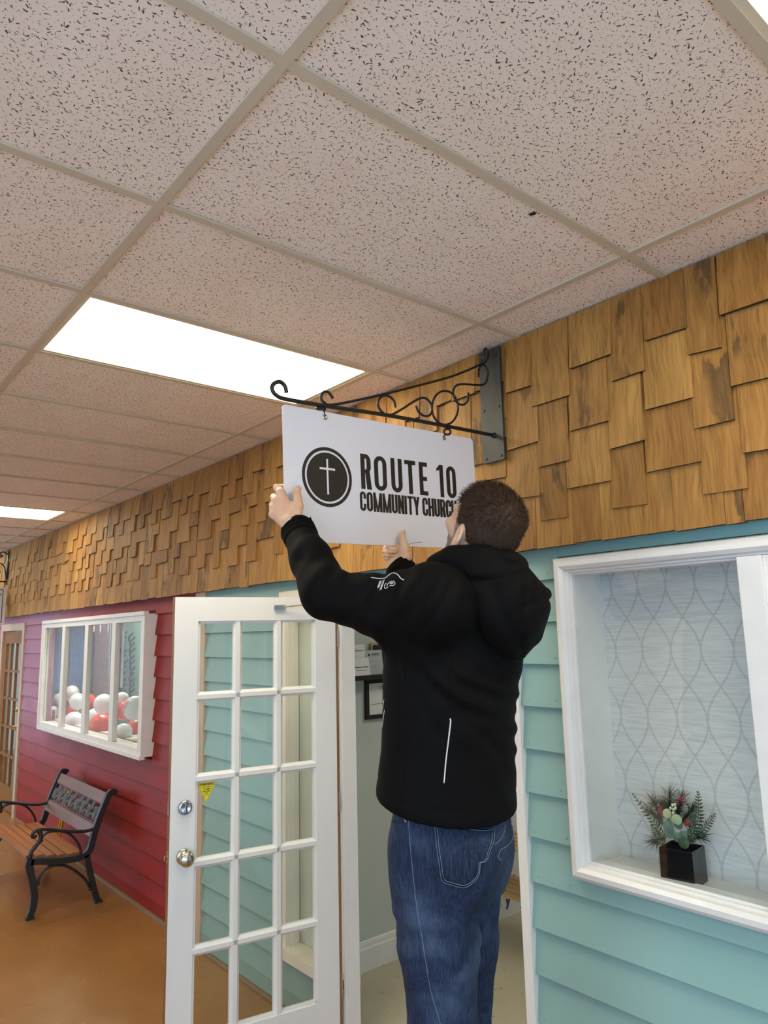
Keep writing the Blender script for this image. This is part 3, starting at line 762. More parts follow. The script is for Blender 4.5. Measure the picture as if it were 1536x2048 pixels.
# ------------------------------------------------------------------ red front display window (window_1), boxed out from the wall
WX0, WX1, WZ0, WZ1, WY = -6.80, -4.17, 1.045, 2.065, 0.185
o1 = (WX0, WY, WZ0); w1 = S(empty('window_1', o1)); tag(w1, 'white boxed display window with four panes in the red wall')
fw = 0.055
b = MB(o1)
b.box((WX0, WY, WZ0), (WX0+fw*1.2, 0.228, WZ1)).box((WX1-fw*1.2, WY, WZ0), (WX1, 0.30, WZ1)).box((WX0+fw*1.2, WY, WZ1-fw), (WX1-fw*1.2, 0.30, WZ1)).box((WX0+fw*1.2, WY, WZ0), (WX1-fw*1.2, 0.30, WZ0+fw))
b.build('frame', M['white'], w1)
lip = MB(o1); lip.box((WX0-0.02, WY-0.012, WZ0-0.018), (WX1+0.005, WY+0.03, WZ0+0.012)).box((WX0-0.02, WY-0.012, WZ1-0.012), (WX1+0.005, WY+0.03, WZ1+0.018)); lip.box((WX0-0.02, WY-0.012, WZ0+0.012), (WX0+0.015, WY+0.03, WZ1-0.012))
lip.build('moulding', M['white'], w1, bevel=0.004)
for xm in (-6.11, -5.455, -4.79):
    MB(o1).box((xm-0.042, WY-0.004, WZ0+fw), (xm+0.042, 0.222, WZ1-fw)).build('mullion', M['white'], w1, bevel=0.003)
xs = [WX0+fw*1.2, -6.11, -5.455, -4.79, WX1-fw*1.2]
for a, b_ in zip(xs[:-1], xs[1:]): MB(o1).box((a+0.04 if a != xs[0] else a, 0.208, WZ0+fw), (b_-0.04 if b_ != xs[-1] else b_, 0.213, WZ1-fw)).build('pane', M['glass'], w1)
# display space behind it
S(MB().box((-7.4, 0.40, 1.0), (-4.0, 0.66, 1.06)).build('trim_shelf', M['tan']))
S(MB().box((XL, 1.36, 0.0), (-3.6, 1.42, 2.9)).build('wall_display', M['mint']))
S(MB().box((-3.66, 0.40, 0.0), (-3.6, 1.36, 2.9)).build('wall_display', M['mint']))

# ------------------------------------------------------------------ right display window (window_2)
o2 = (-0.53, 0.22, 1.05); w2 = S(empty('window_2', o2)); tag(w2, 'white framed display case window in the aqua wall')
X0, X1, Z0, Z1 = -0.53, 1.70, 1.05, 2.135
def casing_profile(w):      # half round moulding, protruding towards the corridor
    return [(0.0, 0.2995), (0.0, 0.262), (0.006, 0.238), (0.020, 0.224), (0.036, 0.222), (0.048, 0.232), (0.052, 0.248), (0.058, 0.250), (0.060, 0.262), (0.066, 0.264), (0.068, 0.2995)]
pf = casing_profile(0)
cs = MB(o2)
def mitre(cs, corners):
    n = len(pf); vs = []; fs = []
    ring = []
    for (cx, cz, sx, sz) in corners:
        base = len(vs)
        for (d, y) in pf: vs.append((cx+sx*d, y, cz+sz*d))
        ring.append(base)
    for a, b in zip(ring, ring[1:]+ring[:1]):
        for k in range(n-1): fs.append((a+k, a+k+1, b+k+1, b+k))
    cs.add(vs, fs)
mitre(cs, [(X0, Z0, 1, 1), (X1, Z0, -1, 1), (X1, Z1, -1, -1), (X0, Z1, 1, -1)])
cs.build('moulding', M['white'], w2, smooth=False)
xm = 0.168
MB(o2).box((xm-0.040, 0.232, Z0+0.06), (xm+0.030, 0.30, Z1-0.06)).build('mullion', M['white'], w2, bevel=0.003)
MB(o2).box((xm+0.030, 0.242, Z0+0.06), (xm+0.048, 0.30, Z1-0.06)).build('stop_bead', M['white'], w2, bevel=0.002)
MB(o2).box((X0+0.066, 0.262, Z0+0.066), (xm-0.038, 0.266, Z1-0.066)).build('pane', M['glass'], w2)
MB(o2).box((xm+0.046, 0.262, Z0+0.066), (X1-0.066, 0.266, Z1-0.066)).build('pane', M['glass'], w2)
BX0, BX1, BZ0, BZ1, BY = -0.462, 1.62, 1.10, 2.09, 0.435
MB(o2).box((BX0-0.02, 0.27, BZ0-0.02), (BX1, BY, BZ0)).build('ledge', M['white'], w2)
MB(o2).box((BX0-0.02, 0.27, BZ1), (BX1, BY, BZ1+0.02)).build('soffit', M['white'], w2)
MB(o2).box((BX0-0.02, 0.27, BZ0), (BX0, BY, BZ1)).build('reveal', M['white'], w2)
MB(o2).box((BX1, 0.27, BZ0), (BX1+0.02, BY, BZ1)).build('reveal', M['white'], w2)
MB(o2).box((BX0-0.02, BY, BZ0-0.02), (BX1+0.02, BY+0.012, BZ1+0.02)).build('back_panel', M['paper'], w2)
# ------------------------------------------------------------------ lettering
class Letters:
    def __init__(s): s.eps = 0.0; s.q = []            # list of polygons
    def rect(s, x0, y0, x1, y1): s.q.append([(x0, y0), (x1, y0), (x1, y1), (x0, y1)])
    def poly(s, p): s.q.append(p)
    def arc(s, cx, cy, rx, ry, ix, iy, a0, a1, n=10):
        for k in range(n):
            t0 = a0+(a1-a0)*k/n; t1 = a0+(a1-a0)*(k+1)/n
            c0, s0, c1, s1 = math.cos(t0), math.sin(t0), math.cos(t1), math.sin(t1)
            s.q.append([(cx+ix*c0, cy+iy*s0), (cx+rx*c0, cy+ry*s0), (cx+rx*c1, cy+ry*s1), (cx+ix*c1, cy+iy*s1)])
    def glyph(s, ch, x, w, h, st):
        """condensed gothic capital, box (x..x+w, 0..h), stem st, horizontal bars hb"""
        hb = st*0.86; r = w/2; ry = min(h*0.22, r*1.05); ix = r-st; iy = max(ry-hb, 0.001); P = math.pi
        cx = x+r
        if ch in 'O0':
            s.rect(x, ry, x+st, h-ry); s.rect(x+w-st, ry, x+w, h-ry)
            s.arc(cx, h-ry, r, ry, ix, iy, 0, P); s.arc(cx, ry, r, ry, ix, iy, P, 2*P)
        elif ch == 'U':
            s.rect(x, ry, x+st, h); s.rect(x+w-st, ry, x+w, h); s.arc(cx, ry, r, ry, ix, iy, P, 2*P)
        elif ch == 'C':
            s.rect(x, ry, x+st, h-ry); s.rect(x+w-st, h*0.63, x+w, h-ry); s.rect(x+w-st, ry, x+w, h*0.37)
            s.arc(cx, h-ry, r, ry, ix, iy, 0, P); s.arc(cx, ry, r, ry, ix, iy, P, 2*P)
        elif ch == 'R':
            s.rect(x, 0, x+st, h); m = h*0.45
            s.rect(x+st, h-hb, x+w*0.55, h); s.rect(x+st, m, x+w*0.55, m+hb*0.9)
            cyy = (h+m)/2; s.arc(x+w*0.5, h-ry, w*0.47, ry, w*0.47-st, ry-hb, 0, P/2); s.arc(x+w*0.5, m+ry, w*0.47, ry, w*0.47-st, ry-hb*0.9, -P/2, 0)
            s.rect(x+w*0.97-st, m+ry, x+w*0.97, h-ry)
            s.poly([(x+w*0.42, m+hb*0.4), (x+w-st*1.12, 0), (x+w+st*0.02, 0), (x+w*0.42+st*1.1, m+hb*0.4)])
        elif ch == 'T': s.rect(cx-st/2, 0, cx+st/2, h-hb); s.rect(x, h-hb, x+w, h)
        elif ch == 'E':
            s.rect(x, 0, x+st, h)
            for yy in (0, h*0.5-hb/2, h-hb): s.rect(x+st, yy, x+w*(0.92 if 0 < yy < h*0.6 else 1), yy+hb)
        elif ch == 'I': s.rect(x, 0, x+st, h)
        elif ch == '1':
            s.rect(x+w-st, 0, x+w, h); s.poly([(x, h*0.80), (x+w-st, h*0.80+hb*0.25), (x+w-st, h), (x+w-st*0.9, h), (x, h*0.80+hb*0.55)])
        elif ch == 'H': s.rect(x, 0, x+st, h); s.rect(x+w-st, 0, x+w, h); s.rect(x+st, h*0.5-hb/2, x+w-st, h*0.5+hb/2)
        elif ch == 'N':
            s.rect(x, 0, x+st, h); s.rect(x+w-st, 0, x+w, h); s.poly([(x+st*0.2, h), (x+w-st*1.0, 0), (x+w-st*0.2, 0), (x+st*1.0, h)])
        elif ch == 'M':
            s.rect(x, 0, x+st, h); s.rect(x+w-st, 0, x+w, h)
            s.poly([(x+st*0.2, h), (cx-st*0.42, 0), (cx+st*0.30, 0), (x+st*0.95, h)]); s.poly([(x+w-st*0.95, h), (cx-st*0.30, 0), (cx+st*0.42, 0), (x+w-st*0.2, h)])
        elif ch == 'Y':
            s.rect(cx-st/2, 0, cx+st/2, h*0.45); s.poly([(x, h), (cx-st/2, h*0.40), (cx+st/2, h*0.40), (x+st*1.02, h)]); s.poly([(x+w-st*1.02, h), (cx-st/2, h*0.40), (cx+st/2, h*0.40), (x+w, h)])
    def mesh(s, name, f, t0=0.0, t1=0.0006):
        b = MB()
        for i_, p in enumerate(s.q):
            a = sum(p[i][0]*p[(i+1) % len(p)][1]-p[(i+1) % len(p)][0]*p[i][1] for i in range(len(p)))
            if a < 0: p = p[::-1]
            n = len(p)
            b.add([f(q, t0) for q in p]+[f(q, t1+i_*s.eps) for q in p], [tuple(range(n))[::-1], tuple(range(n, 2*n))]+[(i, (i+1) % n, n+(i+1) % n, n+i) for i in range(n)])
        return b

# ------------------------------------------------------------------ the sign board
XS = -0.729
SW, SH = 0.838, 0.419
TL = atx(565, 808, XS)                          # top left corner
tilt = 0.0225/0.838
sg = empty('hanging_sign', (XS, float(TL[1]), float(TL[2])), label='white board sign with cross emblem and black church lettering held by the man', cat='sign')
sg.rotation_euler = (math.atan(tilt), 0, 0)
# local frame: y along the board (0..SW), z up (0..-SH), thickness in x
rc = 0.012; pts = []
for cy_, cz_, a0 in ((SW-rc, -rc, 0), (rc, -rc, 90), (rc, -SH+rc, 180), (SW-rc, -SH+rc, 270)):
    for k in range(5): a = math.radians(a0+k*22.5); pts.append((cy_+rc*math.cos(a), cz_+rc*math.sin(a)))
MB().prism(pts, 0, -0.0045, 0.0).build('board', M['sign'], sg)
def loc(px, py):                                 # a photo point on the board, in board coordinates
    q = atx(px, py, XS)-np.array([XS, TL[1], TL[2]]); ca, sa = math.cos(math.atan(tilt)), math.sin(math.atan(tilt))
    return (q[1]*ca+q[2]*sa, -q[1]*sa+q[2]*ca)
F = lambda q, t: (t, q[0], q[1])
cyc, czc = loc(655, 954); R = 0.0955
em = Letters(); em.arc(cyc, czc, R, R, R*0.888, R*0.888, 0, 2*math.pi, 64)
em.arc(cyc, czc, R*0.818, R*0.818, 0, 0, 0, 2*math.pi, 64)
em.mesh('emblem', F).build('emblem', M['ink'], sg, fixn=False)
cr = Letters(); cr.rect(cyc-0.0032, czc-0.585*R, cyc+0.0032, czc+0.60*R); cr.rect(cyc-0.31*R, czc+0.27*R-0.0032, cyc-0.0032, czc+0.27*R+0.0032); cr.rect(cyc+0.0032, czc+0.27*R-0.0032, cyc+0.31*R, czc+0.27*R+0.0032)
cr.mesh('cross', F, 0.0006, 0.0010).build('cross', M['sign'], sg, fixn=False)
# ROUTE 10
yl, zb = loc(721.5, 979); _, zt_ = loc(721.5, 908.5); yr, zb2 = loc(911, 995.6); _, zt2 = loc(911, 933)
h1 = ((zt_-zb)+(zt2-zb2))/2; zb1 = (zb+zb2)/2
spans = [('R', 567, 620), ('O', 636, 699), ('U', 722, 778), ('T', 793, 848), ('E', 867, 908), ('1', 956, 989), ('0', 1006, 1053)]
lt = Letters(); lt.eps = 0.000012
for ch, a, b_ in spans:
    f_ = (a-567)/(1053-567); my = 760+f_*45
    ya, _ = loc(500+a/2.56, 680+(675+f_*53)/2.56); yb_, _ = loc(500+b_/2.56, 680+(675+f_*53)/2.56)
    lt.glyph(ch, ya, yb_-ya, h1, 0.0170)
F1 = lambda q, t: (t, q[0], q[1]+zb1)
lt.mesh('lettering', F1).build('lettering', M['ink'], sg, fixn=False)
# COMMUNITY CHURCH
yl2, zc0 = loc(720.7, 1022.6); _, zc1 = loc(720.7, 984.7); yr2, zd0 = loc(914, 1035.5); _, zd1 = loc(914, 1000)
h2 = ((zc1-zc0)+(zd1-zd0))/2; z2 = (zc0+zd0)/2
wd = {'C': 0.80, 'O': 0.80, 'M': 1.16, 'U': 0.80, 'N': 0.84, 'I': 0.36, 'T': 0.76, 'Y': 0.90, 'H': 0.84, 'R': 0.82, ' ': 0.26}
txt = 'COMMUNITY CHURCH'; gap = 0.085
tot = sum(wd[c] for c in txt)+gap*(len(txt)-1); k = (yr2-yl2)/tot
lt = Letters(); lt.eps = 0.000012; x = yl2
for ch in txt:
    w = wd[ch]*k
    if ch != ' ': lt.glyph(ch, x, w if ch != 'I' else 0.0098, h2, 0.0098)
    x += w+gap*k
F2 = lambda q, t: (t, q[0], q[1]+z2)
lt.mesh('lettering', F2).build('lettering', M['ink'], sg, fixn=False)
for (px, py) in ((650, 834), (888, 876)):
    a, c_ = loc(px, py)
    MB().lathe((0.0, a, c_), [(0.0092, 0), (0.0092, 0.0015), (0.006, 0.003), (0.0045, 0.0015), (0.0, 0.0012)], 18, (1, 0, 0)).build('grommet', M['steel'], sg, smooth=True)

# ------------------------------------------------------------------ iron sign bracket
def bp(px, py):
    p_ = atx(500+px/2.56, 680+py/2.56, XS); p_[1] = p_[1] if p_[1] < 0.08 else 0.08+(p_[1]-0.08)*0.62; return p_
zbar = float(bp(1255, 490)[2])
o = (XS-0.003, 0.2, 2.76)
br = empty('sign_bracket', o, label='black scrolled iron bracket holding the white sign beside the man', cat='sign bracket')
MB(o).box((-0.790, 0.190, 2.527), (-0.682, 0.200, 2.985)).build('wall_plate', M['plate'], br, bevel=0.001)
for (py_, pz_) in ((-0.775, 2.545), (-0.698, 2.545), (-0.775, 2.74), (-0.698, 2.74), (-0.775, 2.95), (-0.698, 2.95)):
    MB(o).lathe((py_, 0.190, pz_), [(0.006, 0), (0.005, 0.003), (0.0, 0.0035)], 10, (0, -1, 0)).build('screw', M['black_metal'], br)
path = [(XS, 0.190, zbar)]+[bp(600+180*(1-t), 370+60*(1-t)) for t in ()]
bar_pts = [bp(1255, 490), bp(1000, 440), bp(700, 385), bp(400, 340), bp(250, 315), bp(195, 305), bp(150, 293), bp(120, 268), bp(113, 240), bp(128, 220), bp(155, 215), bp(178, 235), bp(187, 270)]
bar_pts[0][1] = 0.19
cp = catmull(bar_pts, 6); rr = [0.0068]*len(cp)
MB(o).tube(cp, rr, 10).build('bar', M['black_metal'], br, smooth=True)
MB(o).lathe((XS, 0.19, float(bar_pts[0][2])), [(0.012, 0), (0.010, 0.006), (0.007, 0.008)], 12, (0, -1, 0)).build('collar', M['black_metal'], br)
def scroll(pts, r=0.0042, name='scroll', n=5):
    MB(o).tube(catmull([bp(*p) for p in pts], n), r, 8).build(name, M['black_metal'], br, smooth=True)
scroll([(425, 300), (402, 268), (376, 268), (364, 296), (382, 322), (425, 331), (600, 297), (850, 236), (1050, 180), (1225, 130), (1262, 112), (1270, 82), (1252, 60), (1236, 70), (1240, 92)], 0.0045, 'top_rod')
scroll([(745, 345), (735, 308), (700, 284), (667, 295), (655, 330), (675, 368), (712, 385), (765, 362), (850, 308), (892, 296), (922, 320), (932, 355), (920, 385), (890, 388), (862, 366), (850, 336)])
scroll([(1118, 270), (1114, 312), (1088, 332), (1058, 318), (1040, 275), (1050, 238), (1085, 226), (1160, 232), (1230, 238), (1260, 214), (1264, 175), (1240, 141), (1208, 140), (1192, 164), (1190, 195)])
ring = [bp(998+67*math.cos(t), 347+87*math.sin(t)) for t in np.linspace(0, 2*math.pi, 33)[:-1]]
MB(o).tube(ring, 0.0042, 8, closed=True).build('ring', M['black_metal'], br, smooth=True)
# eyes that carry the board
eye = [bp(1010+17*math.cos(t), 470+15*math.sin(t)) for t in np.linspace(0, 2*math.pi, 17)[:-1]]
MB(o).tube(eye, 0.004, 8, closed=True).build('eye', M['black_metal'], br, smooth=True)
MB(o).tube([bp(998, 482), bp(990, 496), bp(992, 506)], 0.0025, 6).build('hook', M['black_metal'], br, smooth=True)
MB(o).tube(catmull([bp(340, 345), bp(352, 352), bp(370, 350), bp(385, 356)], 4), 0.0055, 8).build('eye', M['black_metal'], br, smooth=True)
MB(o).tube([bp(372, 352), bp(380, 370), bp(384, 392)], 0.0025, 6).build('hook', M['black_metal'], br, smooth=True)

# ------------------------------------------------------------------ far sign and its bracket at the left edge of the frame
X2 = -8.55
f2 = empty('hanging_sign', (X2, -0.6, 2.53), label='white sign with black border cut off by the left edge of the photo', cat='sign')
MB().box((-0.006, 0.0, -0.44), (0.0, 0.80, 0.0)).build('board', M['sign'], f2)
b = MB()
for (a0, a1) in (((0.03, -0.03), (0.77, -0.022)), ((0.03, -0.418), (0.77, -0.41)), ((0.03, -0.41), (0.038, -0.03)), ((0.762, -0.41), (0.77, -0.03))): b.box((0.0, a0[0], a0[1]), (0.001, a1[0], a1[1]))
b.build('border', M['ink'], f2)
MB().tube(catmull([(0.001, 0.70, -0.10), (0.001, 0.73, -0.085), (0.001, 0.745, -0.09)], 4), 0.006, 6).build('mark', M['ink'], f2)
o = (X2, 0.2, 2.7)
b2 = empty('sign_bracket', o, label='small far black scrolled bracket at the left edge of the photo', cat='sign bracket')
MB(o).box((X2-0.03, 0.19, 2.56), (X2+0.03, 0.2, 2.97)).build('wall_plate', M['black_metal'], b2)
MB(o).tube([(X2, 0.19, 2.60), (X2, -0.62, 2.60)], 0.008, 8).build('bar', M['black_metal'], b2)
MB(o).tube(catmull([(X2, 0.19, 2.93), (X2, 0.14, 2.96), (X2, 0.10, 2.93), (X2, 0.13, 2.90), (X2, -0.10, 2.86), (X2, -0.55, 2.66)], 5), 0.007, 8).build('top_rod', M['black_metal'], b2, smooth=True)
MB(o).tube(catmull([(X2, 0.19, 2.63), (X2, 0.15, 2.80), (X2, 0.0, 2.83), (X2, -0.12, 2.74), (X2, -0.05, 2.66), (X2, 0.03, 2.70), (X2, 0.0, 2.75)], 5), 0.007, 8).build('scroll', M['black_metal'], b2, smooth=True)
for y in (-0.5, 0.1): MB(o).tube([(X2, y, 2.60), (X2, y, 2.50)], 0.004, 6).build('hook', M['black_metal'], b2)
# ------------------------------------------------------------------ bench against the red wall
BX = -4.615; LEN = 1.19
bo = (BX-LEN/2, -0.1, 0.0)
be = empty('garden_bench', bo, label='wooden slat bench with black cast iron ends and flower back by the red wall', cat='bench')
def q(px, py): return atx(px/5.688, 1500+py/5.688, BX)
def side(dx):
    root = None
    sh = np.array([dx, 0, 0])
    main = MB(bo)
    spine = catmull([q(*p)+sh for p in [(1316, 492), (1296, 474), (1262, 478), (1232, 520), (1190, 620), (1130, 770), (1085, 900), (1048, 1040), (1015, 1140), (960, 1195), (880, 1228), (760, 1248), (600, 1262), (450, 1264), (350, 1272)]], 4)
    main.ribbon(spine, 0.036, 0.042, (1, 0, 0))
    fr = main.build('end_frame', M['iron'], be)
    fl = MB(bo).ribbon(catmull([q(*p)+sh for p in [(345, 1240), (330, 1310), (350, 1420), (375, 1540), (388, 1660), (372, 1790), (345, 1870), (335, 1925)]], 4), 0.036, [0.05]*8+[0.045]*13+[0.042]*8, (1, 0, 0)); fl.build('leg', M['iron'], fr)
    rl = MB(bo).ribbon(catmull([q(*p)+sh for p in [(985, 1190), (1000, 1290), (1030, 1420), (1062, 1560), (1095, 1680), (1118, 1745)]], 4), 0.036, 0.038, (1, 0, 0)); rl.build('leg', M['iron'], fr)
    for p in ((338, 1925), (1118, 1742)):
        c_ = q(*p)+sh; MB(bo).box((c_[0]-0.02, c_[1]-0.03, 0.0), (c_[0]+0.02, c_[1]+0.026, 0.016)).build('foot', M['iron'], fr, bevel=0.004)
    MB(bo).tube(catmull([q(*p)+sh for p in [(1085, 885), (1020, 912), (940, 926), (800, 924), (660, 912), (540, 900), (450, 904), (390, 930), (366, 965), (375, 990), (400, 985), (405, 965)]], 4), 0.0125, 8).build('armrest', M['iron'], fr, smooth=True)
    MB(bo).tube(catmull([q(*p)+sh for p in [(435, 910), (462, 955), (450, 1030), (405, 1095), (362, 1150), (340, 1210), (338, 1262)]], 4), 0.015, 8).build('arm_post', M['iron'], fr, smooth=True)
    MB(bo).tube(catmull([q(*p)+sh for p in [(468, 1030), (480, 990), (530, 945), (600, 924), (700, 924), (790, 955), (860, 1020), (905, 1100), (918, 1170), (900, 1195)]], 4), 0.009, 8).build('scroll', M['iron'], fr, smooth=True)
    MB(bo).tube(catmull([q(*p)+sh for p in [(430, 1518), (436, 1470), (470, 1405), (540, 1345), (640, 1312), (760, 1322), (880, 1392), (970, 1475), (1010, 1545), (1018, 1578)]], 4), 0.009, 8).build('arch', M['iron'], fr, smooth=True)
    for p in ((430, 1518), (1018, 1578), (900, 1195), (468, 1030)): MB(bo).ball(q(*p)+sh, 0.014, 8).build('finial', M['iron'], fr, smooth=True)
side(0.0); side(-LEN)
# seat slats follow the curve of the seat
seat_curve = [q(*p) for p in [(345, 1225), (460, 1222), (580, 1222), (700, 1216), (810, 1203), (900, 1185)]]
for k, s_ in enumerate(seat_curve):
    MB(bo).box((BX-LEN+0.012, s_[1]-0.026, s_[2]-0.008), (BX-0.020, s_[1]+0.026, s_[2]+0.014)).build('seat_slat', M['slat'], be, bevel=0.004)
MB(bo).box((BX-LEN, q(600, 1300)[1]-0.02, q(600, 1300)[2]-0.005), (BX, q(600, 1300)[1]+0.02, q(600, 1300)[2]+0.02)).build('cross_bar', M['iron'], be)
# backrest: rails and the cast flower panel, lying along the leaning back
pt = q(1240, 505); pb = q(1030, 1010); up = (pt-pb)/np.linalg.norm(pt-pb); LB = float(np.linalg.norm(pt-pb)); nb = np.cross((1, 0, 0), up)
def bk(x, t, d=0.0): return np.array([x, 0, 0])+np.array([0, pb[1], pb[2]])+np.array([0, up[1], up[2]])*t+np.array([0, nb[1], nb[2]])*d
def rail(t0, t1, name, m, th=0.011):
    b = MB(bo); x0, x1 = BX-LEN+0.015, BX-0.015
    vs = [bk(x, t, d) for d in (-th, th) for (x, t) in ((x0, t0), (x1, t0), (x1, t1), (x0, t1))]
    b.add(vs, [(3, 2, 1, 0), (4, 5, 6, 7), (0, 1, 5, 4), (1, 2, 6, 5), (2, 3, 7, 6), (3, 0, 4, 7)]); return b.build(name, m, be, bevel=0.003)
rail(LB-0.075, LB+0.005, 'back_rail', M['slatdark']); rail(0.01, 0.095, 'back_rail', M['slatdark'])
cp = MB(bo)
x0, x1, t0, t1 = BX-LEN+0.02, BX-0.02, 0.10, LB-0.08
for (a, b_) in (((x0, t0), (x1, t0)), ((x0, t1), (x1, t1)), ((x0, t0), (x0, t1)), ((x1, t0), (x1, t1))): cp.tube([bk(*a), bk(*b_)], 0.006, 6)
panel_o = cp.build('flower_panel', M['cast'], be)
rng = random.Random(5)
def petal(b, c, ang, ln, wd, d=0.0):
    """leaf shaped plate in the plane of the backrest"""
    n = 6; pts = []
    for k in range(n+1): t = k/n; pts.append((t*ln, wd*math.sin(math.pi*t**0.8)))
    out = [(p[0], p[1]) for p in pts]+[(p[0], -p[1]) for p in pts[-2:0:-1]]
    ca, sa = math.cos(ang), math.sin(ang)
    P = lambda u, v, dd: bk(c[0]+u*ca-v*sa, c[1]+u*sa+v*ca, d+dd)
    m_ = len(out)
    vs = [P(u, v, -0.003) for u, v in out]+[P(u, v, 0.003) for u, v in out]+[P(ln*0.5, 0, -0.012), P(ln*0.5, 0, 0.012)]
    fs = [(m_*2, (i+1) % m_, i) for i in range(m_)]+[(m_*2+1, m_+i, m_+(i+1) % m_) for i in range(m_)]+[(i, (i+1) % m_, m_+(i+1) % m_, m_+i) for i in range(m_)]
    b.add(vs, fs)
for k in range(8):
    cx = x0+0.07+k*(x1-x0-0.14)/7
    b = MB(bo)
    h = t0+(t1-t0)*(0.62+0.06*(k % 2))
    b.tube([bk(cx+0.01*(-1)**k, t0), bk(cx, (t0+h)/2), bk(cx, h)], 0.006, 6)
    for a in (48, 70, 90, 110, 134): petal(b, (cx, h-0.035), math.radians(a+rng.uniform(-6, 6)), (t1-t0)*0.42, 0.019, rng.uniform(-.004, .004))
    for a in (15, 165): petal(b, (cx, h-0.01), math.radians(a), 0.070, 0.018)
    for sgn in (0, 1):
        petal(b, (cx, t0+0.03+0.05*sgn), math.radians(40 if sgn else 140)+rng.uniform(-.2, .2), 0.105, 0.025); petal(b, (cx, t0+0.02), math.radians(25 if not sgn else 155), 0.085, 0.020)
    b.build('flower', M['cast'], panel_o)

# ------------------------------------------------------------------ yellow poles standing behind the bench
yp = empty('yellow_poles', (-5.98, 0.18, 0.0), label='pair of yellow poles leaning on the red wall behind the bench', cat='pole')
for dx in (-0.028, 0.028): MB().tube([(dx, -0.02, 0.0), (dx+0.06, 0.06, 0.66)], 0.011, 8).build('pole', M['yellowpole'], yp, smooth=True)
MB().box((-0.05, -0.022, 0.12), (0.05, 0.0, 0.15)).build('clamp', M['black'], yp)

# ------------------------------------------------------------------ display things behind the red front window
def wq(px, py, Y): return aty(60+px/5.908, 1210+py/5.908, Y)
def balloon(px, py, r, col, Y, n, label, dirn=(0, 0, 1)):
    c_ = wq(px, py, Y); D = float(np.dot(c_-CAM, _f)); rad = 1.04*r/5.908*D/FPX
    e = empty('balloon', c_, label=label, cat='balloon', group='balloons in the red front window')
    MB().lathe((0, 0, 0), [(0.0, -1.18*rad)]+[(rad*math.sin(t)*(1 if t < 1.57 else 0.94+0.06*math.sin(t)), -rad*math.cos(t)*(1.0 if t > 1.57 else 1.15)) for t in np.linspace(0.12, math.pi-0.001, 16)], 24, dirn).build('skin', M[col], e, smooth=True)
    MB().lathe(np.array(dirn)*(-1.16*rad), [(0.004, 0.006), (0.010, -0.008), (0.011, -0.012)], 8, dirn).build('knot', M[col], e)
    return e, rad
BL = [(268, 1268, 70, 'balloon_white', 0.44, 'white balloon at lower left of the red front window, above the small cards', (0.4, -0.3, 0.8)),
      (345, 1110, 66, 'balloon_white', 0.56, 'white balloon half hidden behind the left window mullion', (0, 0, 1)),
      (490, 1040, 85, 'balloon_white', 0.58, 'topmost white balloon in the second pane', (0.2, 0, 1)),
      (560, 1135, 88, 'balloon_white', 0.47, 'white balloon beside the red one in the second pane', (-0.3, 0, 1)),
      (500, 1240, 62, 'balloon_red', 0.56, 'red balloon deep behind the white ones in the second pane', (0, 0, 1)),
      (668, 1150, 105, 'balloon_red', 0.61, 'large red balloon between the second and third panes', (0.3, 0, 1)),
      (520, 1375, 108, 'balloon_white', 0.42, 'big white balloon at the bottom of the second pane', (0.7, 0, 0.5)),
      (610, 1400, 72, 'balloon_red', 0.59, 'red balloon at the bottom behind the middle mullion', (0, 0, 1)),
      (760, 1310, 84, 'balloon_white', 0.54, 'white balloon above the big red one in the third pane', (0, 0, 1)),
      (868, 1165, 108, 'balloon_white', 0.55, 'white balloon at the top of the third pane', (0, 0, 1)),
      (840, 1430, 138, 'balloon_red', 0.45, 'largest red balloon, lying at the bottom of the third pane', (1, 0, 0.15)),
      (1085, 1115, 82, 'balloon_white', 0.60, 'white balloon behind the others in the fourth pane', (0, 0, 1)),
      (1110, 1245, 98, 'balloon_red', 0.56, 'red balloon at the upper left of the fourth pane', (0.5, 0, 0.8)),
      (1235, 1210, 128, 'balloon_white', 0.46, 'big white balloon with dark red dots in the fourth pane', (0, 0, 1)),
      (1100, 1510, 105, 'balloon_white', 0.42, 'white balloon at the bottom left of the fourth pane', (0.3, 0, 1)),
      (1245, 1470, 112, 'balloon_red', 0.58, 'red balloon at the bottom right of the fourth pane', (0, 0, 1))]
for k, (px, py, r, col, Y, lb, dr) in enumerate(BL):
    e, rad = balloon(px, py, r, col, Y, k, lb, dr)
    if 'dots' in lb:
        for (a, z_) in ((-100, 0.42), (-86, 0.12), (-75, 0.45), (-96, -0.1)):
            t = math.radians(a); s_ = math.sqrt(1-z_*z_)*rad; nv = np.array([math.cos(t)*s_, math.sin(t)*s_, z_*rad])
            MB().lathe(nv*0.992, [(0.026, 0), (0.024, 0.002), (0.0, 0.003)], 14, nv).build('dot', M['balloon_red'], e)
bl = S(MB().box((-7.4, 0.40, 1.06), (-4.0, 0.66, 1.075)).build('trim_ledge', M['white']))
for k, (px, lb) in enumerate(((198, 'dark small upright card at the lower left corner of the red front window'), (275, 'pale small upright card beside the dark one in the red front window'))):
    c_ = wq(px, 1430, 0.36)
    e = tag(MB(c_).box((c_[0]-0.055, c_[1]-0.004, 1.075), (c_[0]+0.055, c_[1]+0.004, 1.19)).build('card', M['paper_white' if k else 'paper_grey'], None), lb, 'card'); e.location = c_
    MB(c_).box((c_[0]-0.04, c_[1]-0.006, 1.10), (c_[0]+0.03, c_[1]-0.0042, 1.165)).build('print', M['ink' if not k else 'tan'], e)
e = empty('ceiling_light', (-6.4, 0.88, 2.86), label='added unseen panel light brightening the display behind the red front window', cat='ceiling light')  # lamp added out of view so the window contents are not dark
